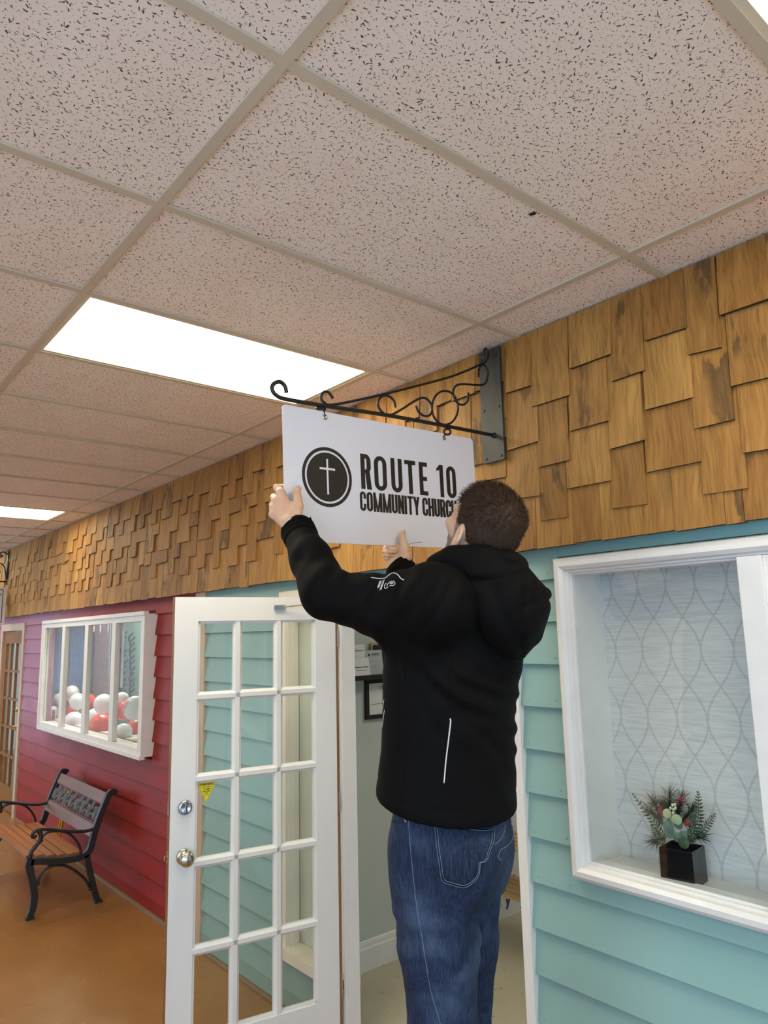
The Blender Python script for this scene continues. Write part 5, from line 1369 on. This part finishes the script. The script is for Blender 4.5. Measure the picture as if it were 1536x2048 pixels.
def groove_surf(P, d, pts, r, depth):
    """fold that follows the visible side of the cloth: distance measured across the line of sight"""
    rel = (P-CAM.astype(np.float32)); zc = rel@_f.astype(np.float32); X = rel@_r.astype(np.float32)/zc; Y = rel@_u.astype(np.float32)/zc
    pp = [np.array([(x-768)/FPX, (1024-y)/FPX], np.float32) for x, y in pts]; e = None
    for a, b in zip(pp[:-1], pp[1:]):
        ab = b-a; t = np.clip(((X-a[0])*ab[0]+(Y-a[1])*ab[1])/float(ab@ab), 0, 1); q_ = np.hypot(X-a[0]-t*ab[0], Y-a[1]-t*ab[1]); e = q_ if e is None else np.minimum(e, q_)
    e = e*1.8
    near = np.exp(-(np.maximum(zc-1.92, 0)/0.04)**2)
    return d+depth*np.exp(-(e/r)**2)*near
JLO = np.array([-0.86, -0.98, ZH-0.05]); JHI = np.array([0.02, -0.10, 2.30])
jv = sculpt(jacket_sdf, JLO, JHI, 0.0062, 2)
jacket = to_object('jacket', [jv], M['jacket'], man, PB)

# ---- hood: padded collar roll and the bag hanging down the back
def hood_sdf(P):
    # collar roll round the neck
    ring = [at(x, y, D) for x, y, D in ((875, 1134, 1.86), (905, 1119, 1.80), (960, 1120, 1.78), (1010, 1128, 1.81), (1030, 1134, 1.88), (1010, 1132, 1.99), (945, 1125, 2.02), (893, 1125, 1.96), (875, 1134, 1.86))]
    d = sd_chain(P, ring, [.034, .036, .040, .040, .036, .034, .034, .034, .034])
    d = smin(d, sd_chain(P, [at(880, 1150, 1.84), at(950, 1150, 1.77), at(1020, 1150, 1.82)], [.030, .036, .030]), 0.03)
    # bag
    ax = np.array([_r, _u, _f]); 
    bag = sd_ell(P, at(1012, 1212, 1.785), ax, (.092, .112, .075))
    bag = smin(bag, sd_chain(P, [at(1010, 1180, 1.80), at(1060, 1195, 1.83), at(1085, 1190, 1.86)], [.058, .042, .024]), 0.05)
    bag = smin(bag, sd_chain(P, [at(1055, 1220, 1.82), at(1055, 1265, 1.83), at(1037, 1305, 1.80)], [.042, .036, .014]), 0.05)
    bag = smin(bag, sd_chain(P, [at(940, 1165, 1.78), at(980, 1220, 1.76), at(1028, 1300, 1.775)], [.028, .034, .014]), 0.04)
    d = smin(d, bag, 0.03)
    # crease between roll and bag, folds in the bag
    for pts, r, dep in (([(905, 1160), (960, 1164), (1010, 1160), (1046, 1150)], .011, .010), ([(1000, 1095), (1008, 1112), (1025, 1120)], .008, .008), ([(1050, 1185), (1045, 1230), (1040, 1300)], .010, .005), ([(1095, 1200), (1070, 1205), (1050, 1215)], .009, .006), ([(985, 1180), (1005, 1230), (1035, 1290)], .014, .005)):
        d = groove_surf(P, d, pts, r, dep)
    d = groove_surf(P, d, [(1055, 1155), (1052, 1200)], .006, .004)
    return d+0.0022*vnoise(P, 28, 5)+0.0010*vnoise(P, 70, 6)
hc = at(985, 1190, 1.85)
hv = sculpt(hood_sdf, hc-np.array([.24, .24, .22]), hc+np.array([.24, .28, .20]), 0.0056, 2)
hood = to_object('hood', [hv], M['jacket'], jacket, PB)

# ---- cuffs
for nm, w_, e_, r_ in (('cuff', 'wL', 'eL', .0445), ('cuff', 'wR', 'eR', .0445)):
    n_ = J[w_]-J[e_]; n_ = n_/np.linalg.norm(n_)
    b = MB(J[w_]*0+PB); c0 = J[w_]-n_*0.022-_f*(0.0 if w_ == 'wL' else 0.010)
    rg = random.Random(8); prof = [(r_-.006, -.004)]
    for k_ in range(9): prof.append((r_+(.0035 if k_ % 3 else .0062)+rg.uniform(-.0008, .0008), .001+.0058*k_))
    prof += [(r_+.002, .0525), (r_-.003, .0535), (r_-.007, .048), (r_-.007, .0)]
    b.lathe(c0, prof, 32, n_)
    tb = np.cross(n_, _f); tb /= np.linalg.norm(tb); tb = tb if tb@_r > 0 else -tb; t0_ = c0+tb*(r_-.001)+n_*.03
    b.add([t0_-_f*.012, t0_+_f*.012, t0_+_f*.012+tb*.004+n_*.03, t0_-_f*.012+tb*.004+n_*.03, t0_-_f*.012+tb*.004, t0_+_f*.012+tb*.004, t0_+_f*.012+tb*.007+n_*.03, t0_-_f*.012+tb*.007+n_*.03], [(3, 2, 1, 0), (4, 5, 6, 7), (0, 1, 5, 4), (1, 2, 6, 5), (2, 3, 7, 6), (3, 0, 4, 7)])
    b.build(nm, M['jacket'], jacket, smooth=True)

# ---- jeans
ZT = ZH+0.19
KL = at(888, 2075, 1.80); KR = at(922, 2075, 1.965)
HL = at(868, 1700, 1.83); HR = at(936, 1700, 1.985)
FL = np.array([KL[0]+0.03, KL[1]-0.01, FEET+0.05]); FR = np.array([KR[0]+0.03, KR[1]+0.01, FEET+0.05])
def jeans_sdf(P):
    pel = [(at(906, 1600, 1.88), .170, .128), (at(906, 1650, 1.88), .174, .130), (at(907, 1700, 1.885), .176, .133), (at(906, 1745, 1.885), .172, .130), (at(904, 1790, 1.885), .160, .118)]
    rows = [(p_[2], p_[0], p_[1], a, b, 0) for p_, a, b in pel]
    d = sd_loft(P, rows)
    lm = (HL*0.5+KL*0.5)
    l_ = sd_chain(P, [HL, lm, KL, KL*0.5+FL*0.5, FL], [.106, .101, .086, .080, .072], 0.03)
    r_ = sd_chain(P, [HR, HR*0.5+KR*0.5, KR, KR*0.5+FR*0.5, FR], [.098, .088, .078, .075, .070], 0.03)
    d = smin(smin(d, l_, 0.05), r_, 0.022)
    # buttock
    d = smin(d, sd_ell(P, at(930, 1715, 1.79), np.eye(3), (.080, .080, .085)), 0.06); d = smin(d, sd_ell(P, at(968, 1690, 1.93), np.eye(3), (.060, .065, .075)), 0.05)
    d = d+0.0030*vnoise(P, 24, 11)+0.0016*vnoise(P, 60, 12)
    for pts, r, dep in (([(880, 1770), (850, 1740), (820, 1700)], .014, .005), ([(940, 1790), (905, 1780), (875, 1755)], .014, .005), ([(955, 1830), (947, 1900), (962, 2048)], .013, .004), ([(955, 1830), (900, 1880), (870, 1960)], .020, .005), ([(950, 1900), (905, 1960), (880, 2040)], .018, .005), ([(830, 1850), (845, 1930), (860, 2020)], .018, .004), ([(970, 1720), (958, 1750), (952, 1780)], .014, .003), ([(960, 1690), (990, 1640)], .012, .006), ([(795, 1800), (830, 1790), (860, 1800)], .014, .004)):
        d = groove_surf(P, d, pts, r, dep)
    for pts, r, dep in (([(800, 1880), (850, 1865), (900, 1890)], .010, .005), ([(812, 1930), (865, 1925), (915, 1950)], .011, .005), ([(820, 1990), (870, 1985), (930, 2000)], .010, .005), ([(835, 1690), (825, 1760), (850, 1830)], .012, .004), ([(900, 1850), (880, 1920), (890, 2000)], .012, .004), ([(975, 1830), (990, 1850)], .010, .005), ([(965, 1900), (985, 1930)], .010, .005), ([(870, 1785), (915, 1805)], .010, .004)):
        d = groove_surf(P, d, pts, r, dep)
    d = groove_surf(P, d, [(925, 1840), (918, 1900), (928, 1990)], .02, -.003)
    d = smax(d, P[..., 2]-ZT, 0.004); d = smax(d, (FEET+0.045)-P[..., 2], 0.006)
    return d
c_ = at(905, 1850, 1.89)
gv = sculpt(jeans_sdf, np.array([c_[0]-.26, c_[1]-.30, FEET+0.02]), np.array([c_[0]+.36, c_[1]+.30, ZT+0.02]), 0.0072, 2)
jeans = to_object('jeans', [gv], M['denim'], man, PB)

# ---- head and neck (frame of the tilted head)
hd = at(963, 1056, 1.90)
fwd = np.array([-0.93, 0.12, 0.52]); fwd /= np.linalg.norm(fwd)            # where the face looks: along the sign and up
lft = np.cross((0.0, 0, 1.0), fwd); lft /= np.linalg.norm(lft); upv = np.cross(fwd, lft)
roll_ = math.radians(4); lft, upv = lft*math.cos(roll_)+upv*math.sin(roll_), upv*math.cos(roll_)-lft*math.sin(roll_)
HA = np.array([fwd, lft, upv])
def hp(f_, l_, u_): return hd+fwd*f_+lft*l_+upv*u_
def skull(P):
    d = sd_ell(P, hp(-.012, 0, .030), HA, (.094, .074, .083))
    d = smin(d, sd_ell(P, hp(-.040, 0, .002), HA, (.066, .068, .072)), 0.04)
    return d
def face_sdf(P):
    d = skull(P)
    d = smin(d, sd_ell(P, hp(.035, 0, -.030), HA, (.056, .058, .082)), 0.03)            # face block
    d = smin(d, sd_chain(P, [hp(-.012, .054, -.060), hp(.040, .034, -.096), hp(.066, 0, -.104), hp(.040, -.034, -.096), hp(-.012, -.054, -.060)], [.019, .019, .020, .019, .019]), 0.03)   # jaw
    d = smin(d, sd_chain(P, [hp(.082, .032, .022), hp(.090, 0, .020), hp(.082, -.032, .022)], [.011, .012, .011]), 0.02)  # brow
    d = smin(d, sd_chain(P, [hp(.090, 0, .012), hp(.104, 0, -.012), hp(.112, 0, -.032)], [.008, .0095, .0115]), 0.014)     # nose
    for s_ in (-1, 1):
        d = smin(d, sd_ell(P, hp(.099, s_*.012, -.036), HA, (.010, .008, .007)), 0.008)
        d = smin(d, sd_ell(P, hp(.062, s_*.046, -.018), HA, (.024, .018, .016)), 0.02)                                     # cheekbone
        d = smax(d, -sd_ell(P, hp(.099, s_*.031, .004), HA, (.020, .017, .011)), 0.012)                                    # eye socket
        d = smin(d, sd_ell(P, hp(.076, s_*.031, .003), HA, (.0135, .0135, .0125)), 0.004)                                  # eyeball under the lid
    d = smin(d, sd_chain(P, [hp(.090, .020, -.066), hp(.099, 0, -.063), hp(.090, -.020, -.066)], [.0055, .007, .0055]), 0.008)
    d = smin(d, sd_chain(P, [hp(.088, .016, -.078), hp(.095, 0, -.078), hp(.088, -.016, -.078)], [.006, .0075, .006]), 0.008)
    # ears
    for s_ in (-1, 1):
        c = hp(-.014, s_*.072, -.026)
        oa = (fwd*0.92+lft*s_*-0.38); oa = oa/np.linalg.norm(oa); on = np.cross(oa, upv); tl = upv*0.97-fwd*0.22; tl /= np.linalg.norm(tl); on = np.cross(oa, tl)
        ea = np.array([oa, tl, on]); k = c+lft*s_*0.012-fwd*0.006
        e = sd_ell(P, k, ea, (.018, .033, .0085)); e = smin(e, sd_ell(P, k-tl*.028+oa*.004, ea, (.009, .011, .007)), 0.008)
        e = smax(e, -sd_ell(P, k+lft*s_*.010+oa*.002+tl*.004, ea, (.011, .020, .0085)), 0.005)
        d = smin(d, e, 0.008)
    # neck
    d = smin(d, sd_chain(P, [hp(-.030, 0, -.045), hp(-.040, 0, -.10), J['neck']+np.array([0.01, 0, -.05])], [.058, .060, .066]), 0.03)
    return d
head_v = sculpt(face_sdf, hd-.20, hd+.16, 0.0036, 1, 0.4)

# ---- hands
def hand_sdf(P, fingers, palm, k=0.008):
    d = palm(P)
    fs = None
    for pts, rs in fingers:
        e = sd_chain(P, pts, rs, 0.004); fs = e if fs is None else np.minimum(fs, e)
        d = smin(d, e, k)
    return d
# left hand: back towards us, fingers bent round behind the board's edge, thumb flat on its face
def lh(px, py, D): return at(520+px/9.6, 940+py/9.6, D)
kn = [lh(400, 440, 2.135), lh(300, 600, 2.125), lh(262, 725, 2.115), lh(248, 850, 2.105)]
pip = [lh(318, 335, 2.165), lh(262, 520, 2.175), lh(240, 660, 2.17), lh(238, 790, 2.155)]
dip = [lh(430, 330, 2.205), lh(380, 500, 2.225), lh(350, 650, 2.22), lh(330, 780, 2.20)]
tip = [lh(560, 345, 2.21), lh(520, 500, 2.24), lh(480, 640, 2.24), lh(440, 770, 2.22)]
wl = lh(610, 1040, 2.07)
fl_ = [([kn[i], pip[i], dip[i], tip[i]], [r_, r_*.95, r_*.86, r_*.74]) for i, r_ in enumerate((.0108, .0108, .0102, .0090))]
th = ([lh(690, 900, 2.08), lh(738, 700, 2.10), lh(722, 520, 2.125), lh(708, 400, 2.135), lh(738, 345, 2.143)], [.017, .0150, .0118, .0112, .0078])
def palm_l(P):
    d = None
    for i, r_ in enumerate((.0135, .0130, .0125, .0115)):
        base = wl+(lh(560+120*(1.2-i)*0.5, 980, 2.075)-lh(560, 980, 2.075))*0.9
        e = sd_cone(P, base, kn[i], .017, r_); d = e if d is None else smin(d, e, 0.014)
    d = smin(d, sd_chain(P, [lh(650, 960, 2.075), lh(690, 820, 2.085), lh(620, 700, 2.10)], [.019, .017, .012]), 0.02)   # thumb muscle
    d = smin(d, sd_cone(P, J['eL']*0.3+J['wL']*0.7, wl, .024, .025), 0.012)
    for i in range(3): d = d+0.0018*np.exp(-(sd_cone(P, kn[i]*0.75+wl*0.25, kn[i+1]*0.75+wl*0.25, 0, 0)/.006)**2) if False else d
    for i in range(4): v_ = (CAM-kn[i])/np.linalg.norm(CAM-kn[i])*.012; d = d-0.0016*np.exp(-(np.maximum(sd_cone(P, kn[i]+v_, kn[i]*0.3+wl*0.7+v_*1.4, 0, 0), 0)/.0048)**2)
    for i in range(4): d = smin(d, sd_ell(P, kn[i]+(CAM-kn[i])/np.linalg.norm(CAM-kn[i])*.004, np.eye(3), (.0105,)*3), 0.006)
    return d
lh_c = lh(520, 720, 2.13)
lh_v = sculpt(lambda P: hand_sdf(P, fl_+[th], palm_l, 0.007), lh_c-np.array([.13, .10, .13]), lh_c+np.array([.10, .10, .10]), 0.0022, 1, 0.35)
# right hand: palm towards us, fingers curled, thumb up against the face of the board
def rh(px, py, D): return at(740+px/12.8, 1050+py/12.8, D)
DR = 2.37
wr = rh(790, 1100, DR+.005)
kr = [rh(560, 560, DR+.040), rh(480, 640, DR+.040), rh(460, 740, DR+.036), rh(470, 840, DR+.03)]
pr_ = [rh(395, 590, DR+.012), rh(385, 680, DR+.008), rh(395, 770, DR+.008), rh(410, 850, DR+.010)]
dr = [rh(500, 600, DR-.012), rh(490, 690, DR-.014), rh(490, 775, DR-.010), rh(490, 850, DR-.004)]
tr = [rh(640, 620, DR-.012), rh(640, 690, DR-.010), rh(610, 790, DR-.004), rh(590, 860, DR+.004)]
fr_ = [([kr[i], pr_[i], dr[i], tr[i]], [r_, r_*.97, r_*.9, r_*.8]) for i, r_ in enumerate((.0084, .0082, .0078, .0070))]
thr = ([rh(900, 900, DR+.002), rh(890, 640, DR), rh(850, 450, DR+.01), rh(812, 300, DR+.022), rh(845, 190, DR+.036)], [.0195, .0150, .0125, .0115, .0085])
def palm_r(P):
    d = sd_chain(P, [wr, rh(700, 900, DR+.022), rh(580, 760, DR+.036)], [.024, .024, .019], 0.02)
    d = smin(d, sd_chain(P, [rh(870, 1020, DR+.004), rh(900, 820, DR-.002), rh(850, 640, DR+.004)], [.021, .021, .016]), 0.02)   # thenar
    d = smin(d, sd_chain(P, [rh(640, 1060, DR+.006), rh(540, 880, DR+.012), rh(470, 800, DR+.02)], [.019, .018, .014]), 0.02)    # heel
    d = smin(d, sd_cone(P, J['eR']*0.2+J['wR']*0.8, wr, .024, .025), 0.02)
    return d
rh_c = rh(660, 650, DR)
rh_v = sculpt(lambda P: hand_sdf(P, fr_+[thr], palm_r, 0.003), rh_c-np.array([.12, .11, .11]), rh_c+np.array([.12, .11, .09]), 0.0022, 1, 0.35)

# ---- hidden trunk, arms and legs under the clothes, one mesh with head and hands
def core_sdf(P):
    d = sd_chain(P, [J['hem']+np.array([0, 0, -.10]), J['waist'], J['chest'], J['neck']+np.array([0, 0, -.06])], [.10, .11, .12, .06], 0.05)
    d = smin(d, sd_chain(P, [J['sL'], J['eL'], J['eL']*0.25+J['wL']*0.75], [.055, .042, .030]), 0.04); d = smin(d, sd_chain(P, [J['sR'], J['eR'], J['eR']*0.2+J['wR']*0.8], [.055, .042, .030]), 0.04)
    d = smin(d, sd_chain(P, [HL, KL, FL], [.075, .06, .045]), 0.03); d = smin(d, sd_chain(P, [HR, KR, FR], [.07, .058, .045]), 0.03)
    return d
core_v = sculpt(core_sdf, np.array([-.86, -.95, FEET]), np.array([.05, -.12, 2.32]), 0.013, 2)
body = to_object('body', [head_v, lh_v, rh_v, core_v], M['skin'], man, PB)
fv = head_v[0]-hd; vu, vf, vl = fv@upv, fv@fwd, np.abs(fv@lft)
ss = lambda x, a, b: np.clip((x-a)/(b-a), 0, 1)
w1 = ss(-vu, .040, .052)*ss(vf, -.016, -.004)*(1-ss(vf, .082, .090)*ss(vu, -.066, -.060))
w2 = ss(.016-vu, 0, .01)*ss(vf, -.008, .0)*ss(.030-vf, 0, .008)*ss(vl, .048, .054)
bw = np.clip(np.maximum(w1, w2), 0, 1); lw = ss(vf, .086, .090)*ss(-vu, .057, .060)*ss(vu, -.086, -.083)*ss(.026-vl, 0, .004)
n_all = len(body.data.vertices)
for nm, w in (('beard', bw*(1-lw)), ('lips', lw)):
    at_ = body.data.attributes.new(nm, 'FLOAT', 'POINT'); arr = np.zeros(n_all, np.float32); arr[:len(w)] = w; at_.data.foreach_set('value', arr)
# finger nails
def nail(c, n_, t_, w, l_):
    n_ = n_/np.linalg.norm(n_); t_ = t_-n_*(t_@n_); t_ /= np.linalg.norm(t_); s_ = np.cross(t_, n_); vs = []
    for k in range(12): a = 2*math.pi*k/12; vs.append(c+t_*math.cos(a)*l_+s_*math.sin(a)*w-n_*(0.0012*math.sin(a)**2))
    vs2 = [v-n_*0.0012 for v in vs]; MB(PB).add(vs+vs2, [tuple(range(12)), tuple(range(23, 11, -1))]+[(i, 12+i, 12+(i+1) % 12, (i+1) % 12) for i in range(12)]).build('nail', M['nail'], body)
M['nail'] = mat('finger nail', (224, 180, 164), 0.3)
tn = (thr[0][-1]-thr[0][-2]); vn = (CAM-thr[0][-1]); vn /= np.linalg.norm(vn); sd_ = np.cross(tn/np.linalg.norm(tn), vn)
nail(thr[0][-1]-tn*0.10+(_r*0.9-_f*0.2)*.0085, _r*0.9-_f*0.3, tn, .0055, .0075)
tn = th[0][-1]-th[0][-3]; nail(th[0][-1]-tn*0.1+(_r*0.75-_f*0.6)*.0082, _r*0.75-_f*0.6, tn, .0060, .0080)

# ---- hair: cap over the skull above the hairline, plus short strands
def hair_sdf(P):
    d = skull(P)
    q_ = P-hd.astype(np.float32); u_ = q_@upv.astype(np.float32); f_ = q_@fwd.astype(np.float32); l_ = q_@lft.astype(np.float32)
    top = np.clip((u_-.015)/.05, 0, 1); th_ = 0.0030+0.0070*top
    flow = np.sin((l_+0.6*f_)*330+5*vnoise(P, 40, 21)); d = d-th_-0.0012*flow*top-0.0012*vnoise(P, 160, 22)
    # hairline: front of the forehead, temples, behind the ears, nape
    front = np.where(u_ > .050, .058-0.20*np.abs(l_), .022)-f_
    front = np.minimum(front, np.where(u_ < .0, -.030-f_+0.15*(u_+.0), 1.0))
    low = u_+.080+np.clip(f_+.03, 0, 1)*(-0.0)
    d = smax(d, -front, 0.006); d = smax(d, -low, 0.006)
    return d
hair_v = sculpt(hair_sdf, hd-.17, hd+.16, 0.0034, 1, 0.4)
hair = to_object('hair', [hair_v], M['hair'], man, PB)
hair['label'] = 'short dark brown hair'
Vh, Fh = hair_v; fcn = Vh[Fh].mean(1); e1 = Vh[Fh[:, 1]]-Vh[Fh[:, 0]]; e2 = Vh[Fh[:, 3]]-Vh[Fh[:, 0]]; nr = np.cross(e1, e2); nr /= np.linalg.norm(nr, axis=1)[:, None]+1e-9
rs_ = np.random.RandomState(4); q_ = fcn-hd
ok = np.argwhere(((nr*q_).sum(1) > 0) & (q_@upv > -.078))[:, 0]; pick = rs_.choice(ok, 9000)
whorl = hp(-.085, .0, .055)                      # crown whorl; hair runs forward on top, down at the back
vs = []; fs = []
for i in pick:
    p_ = fcn[i]+rs_.normal(size=3)*.0018; n_ = nr[i]; r_ = p_-whorl; sw = np.cross(n_, r_); g_ = r_/(np.linalg.norm(r_)+.01)+sw*4.0; u__ = (p_-hd)@upv
    top = min(max((u__-.02)/.05, 0), 1)
    d_ = g_*(0.55+0.25*top)+n_*(0.0+0.14*top)+upv*(-0.9*(1-top))+rs_.normal(size=3)*.10
    d_ -= n_*min(0, d_@n_)*1.1; d_ /= np.linalg.norm(d_)
    l_ = (.005+.0085*top)*rs_.uniform(.6, 1.25); s_ = np.cross(d_, n_); s_ /= np.linalg.norm(s_)+1e-9; w = .00050
    k = len(vs); vs += [p_-s_*w, p_+s_*w, p_+d_*l_*.55+n_*.0008+s_*w*.7, p_+d_*l_, p_+d_*l_*.55+n_*.0008-s_*w*.7]; fs.append((k, k+1, k+2, k+3, k+4))
MB(PB).add(vs, fs).build('hair_strands', M['hair'], hair, fixn=False, kind='stuff')

# ---- seams, piping, emblem and pockets laid on the cloth
def bvh_of(v): return BVHTree.FromPolygons(v[0].tolist(), v[1].tolist())
jb, gb, hb_ = bvh_of(jv), bvh_of(gv), bvh_of(hv)
def hit(bvh, px, py, lift=0.001):
    d_ = ray(px, py); d_ = d_/np.linalg.norm(d_); l_, n_, i_, _ = bvh.ray_cast(Vector(CAM.tolist()), Vector(d_.tolist()))
    if l_ is None: return None
    n_ = np.array(n_); n_ = n_ if n_@d_ < 0 else -n_
    return np.array(l_)+n_*lift, n_
def on_cloth(bvh, name, pts, r, m, parent, dens=7, lift=0.0):
    path = []
    for q_ in catmull([np.array([x, y, 0.0]) for x, y in pts], dens):
        h_ = hit(bvh, q_[0], q_[1], lift)
        if h_ is not None: path.append(h_[0])
    if len(path) > 2: return MB(PB).tube(path, r, 5).build(name, m, parent, smooth=True)
on_cloth(jb, 'piping', [(900, 1437), (901, 1445), (897, 1480), (892, 1520), (888, 1566)], 0.0019, M['piping'], jacket)
on_cloth(jb, 'piping', [(742, 1155), (758, 1157), (770, 1156), (778, 1150), (786, 1146), (795, 1149), (802, 1157), (808, 1160)], 0.0012, M['piping'], jacket)
for pts in ([(768, 1400), (764, 1425), (757, 1455)], [(769, 1420), (765, 1450), (759, 1490), (756, 1530)]): on_cloth(jb, 'zip_piping', pts, 0.0011, M['piping'], jacket)
for pts in ([(872, 1150), (866, 1200), (870, 1250)], [(800, 1270), (870, 1255), (950, 1275), (1010, 1290)], [(870, 1250), (900, 1300), (895, 1400)], [(808, 1330), (812, 1420), (808, 1560), (800, 1610)]): on_cloth(jb, 'seam', pts, 0.0010, M['jacket'], jacket)
# emblem on the sleeve: two hooked strokes and two lines of lettering
def sl(px, py): return (740+px/12.8, 1050+py/12.8)
for pts in ([(420, 1490), (375, 1540), (372, 1600), (400, 1625), (470, 1580)], [(500, 1555), (600, 1545), (640, 1500), (620, 1450), (560, 1440), (480, 1480), (430, 1560)], [(505, 1500), (560, 1470), (590, 1490), (520, 1510)]):
    on_cloth(jb, 'sleeve_emblem', [sl(*p) for p in pts], 0.0009, M['piping'], jacket, 5)
def cloth_text(s_, size, c0, dirpx, name='sleeve_lettering'):
    me = text_mesh(name, s_, size, 'CENTER', 0.0003, 0.0002); h_ = hit(jb, *c0, 0.0022)
    if h_ is None: return
    c, n_ = h_; h2_ = hit(jb, c0[0]+dirpx[0], c0[1]+dirpx[1], 0.0022); x = h2_[0]-c; x /= np.linalg.norm(x); y = np.cross(n_, x); y /= np.linalg.norm(y)
    me.materials.append(M['piping']); o_ = link(name, me, None, jacket); o_.matrix_local = frame_matrix(c-PB, x, y, np.cross(x, y))
cloth_text('XTREME', 0.0085, sl(322, 1545), (-2.5, 7.5)); cloth_text('SERIES', 0.0085, sl(250, 1535), (-2.5, 7.5))
# pockets and stitching on the jeans
def patch(bvh, name, poly, m, parent, lift=0.0035):
    c = np.mean(poly, 0); n = len(poly); rows = []
    for s_ in (1.0, .8, .6, .4, .2): rows.append([hit(bvh, *(c+(np.array(p_)-c)*s_), lift) for p_ in poly])
    ce = hit(bvh, c[0], c[1], lift); rim = [hit(bvh, *p_, -0.002) for p_ in poly]
    if any(x is None for r_ in rows for x in r_) or ce is None or any(x is None for x in rim): return
    vs = [x[0] for x in rim]; fs = []
    for r_ in rows: vs += [x[0] for x in r_]
    vs.append(ce[0])
    for k in range(len(rows)):
        for i in range(n): fs.append((k*n+i, k*n+(i+1) % n, (k+1)*n+(i+1) % n, (k+1)*n+i))
    for i in range(n): fs.append((len(rows)*n+i, len(rows)*n+(i+1) % n, len(vs)-1))
    return MB(PB).add(vs, fs).build(name, m, parent, smooth=True)
def dense(pts, n=6):
    out = []
    for a, b in zip(pts, pts[1:]+pts[:1]):
        for k in range(n): out.append((a[0]+(b[0]-a[0])*k/n, a[1]+(b[1]-a[1])*k/n))
    return out
def jz(px, py): return (690+px/3.938, 1580+py/3.938)
pk = [jz(*p) for p in [(706, 270), (720, 420), (745, 590), (770, 705), (830, 735), (940, 758), (1020, 705), (1052, 650), (1060, 575), (1105, 555), (1135, 480), (1165, 390), (1172, 310)]]
patch(gb, 'back_pocket', dense(pk, 3), M['denim'], jeans)
for off in (0, 1):
    c = np.mean(pk, 0); pp = [tuple(np.array(p_)*(1-.085*off)+c*.085*off) for p_ in pk]
    on_cloth(gb, 'stitching', pp, 0.0007, M['stitch'], jeans, 5, 0.0042)
on_cloth(gb, 'stitching', [jz(*p) for p in [(745, 285), (900, 300), (1050, 318), (1165, 315)]], 0.0007, M['stitch'], jeans, 5, 0.0042)
on_cloth(gb, 'side_seam', [jz(*p) for p in [(500, 215), (512, 420), (535, 650), (560, 880), (605, 1150), (640, 1380), (680, 1600), (735, 1780), (750, 1843)]], 0.0007, M['stitch'], jeans, 6, 0.0002)
on_cloth(gb, 'front_pocket', [jz(*p) for p in [(352, 150), (345, 200), (365, 240), (420, 255), (490, 240)]], 0.0022, M['denim'], jeans, 6, 0.001)
on_cloth(gb, 'yoke_seam', [jz(*p) for p in [(1180, 430), (1230, 380), (1255, 320), (1260, 270)]], 0.0008, M['stitch'], jeans, 5, 0.0006)
p2 = [jz(*p) for p in [(1300, 260), (1325, 310), (1318, 380), (1275, 440), (1225, 470), (1205, 530), (1230, 555)]]
on_cloth(gb, 'stitching', p2, 0.0009, M['stitch'], jeans, 5, 0.0012)
rv = hit(gb, *jz(480, 245), 0.001)
if rv is not None: MB(PB).lathe(rv[0], [(.004, 0), (.0035, .0015), (0, .002)], 10, rv[1]).build('rivet', M['brass'], jeans, smooth=True)

# ---- shoes and the step stool below the frame
for f_ in (FL, FR):
    def shoe(P, f_=f_):
        d = sd_chain(P, [f_+np.array([.045, 0, -.018]), f_+np.array([-.06, 0, -.022]), f_+np.array([-.145, 0, -.026])], [.036, .038, .030], 0.02)
        d = smin(d, sd_cone(P, f_+np.array([.012, 0, .035]), f_+np.array([.01, 0, -.01]), .042, .038), 0.03)
        return smax(d, (FEET+.001)-P[..., 2], 0.006)
    sv = sculpt(shoe, f_-np.array([.21, .07, .06]), f_+np.array([.12, .07, .11]), 0.006, 2); to_object('shoe', [sv], M['black'], man, PB)
sc_ = (FL+FR)/2; so = np.array([sc_[0]-.05, sc_[1], 0.0])
st_ = empty('step_stool', so, label='low grey step stool under the feet of the man, below the photo', cat='step stool')
MB().box((-.20, -.24, FEET-.03), (.20, .24, FEET)).build('top_step', M['plate'], st_, bevel=0.004)
MB().box((.14, -.22, .21), (.32, .22, .235)).build('lower_step', M['plate'], st_, bevel=0.004)
for sx, sy in ((-1, -1), (-1, 1), (1, -1), (1, 1)): MB().tube([(sx*.17, sy*.21, FEET-.03), (sx*.20 if sx < 0 else .33, sy*.23, 0.0)], 0.013, 8).build('leg', M['steel'], st_)

# ---- black marker in the fist and a loose hair-thin wire in front of the board
pa, pb_ = rh(330, 700, DR+.008), rh(420, 690, DR+.004)
e = tag(MB(pa).tube([pa, pb_, rh(560, 690, DR+.006)], 0.0042, 10).build('pen', M['black'], None, smooth=True), 'black pen tip sticking out of the fist below the sign', 'pen'); e.location = pa
wp = [rh(980, 500, DR+.0), rh(1080, 470, DR+.02), rh(1200, 448, DR+.035), rh(1340, 436, DR+.05)]
e = tag(MB(wp[0]).tube(catmull(wp, 4), 0.0007, 5).build('wire', M['black'], None), 'thin dark wire end curving out beside the thumb below the lettering', 'wire'); e.location = wp[0]
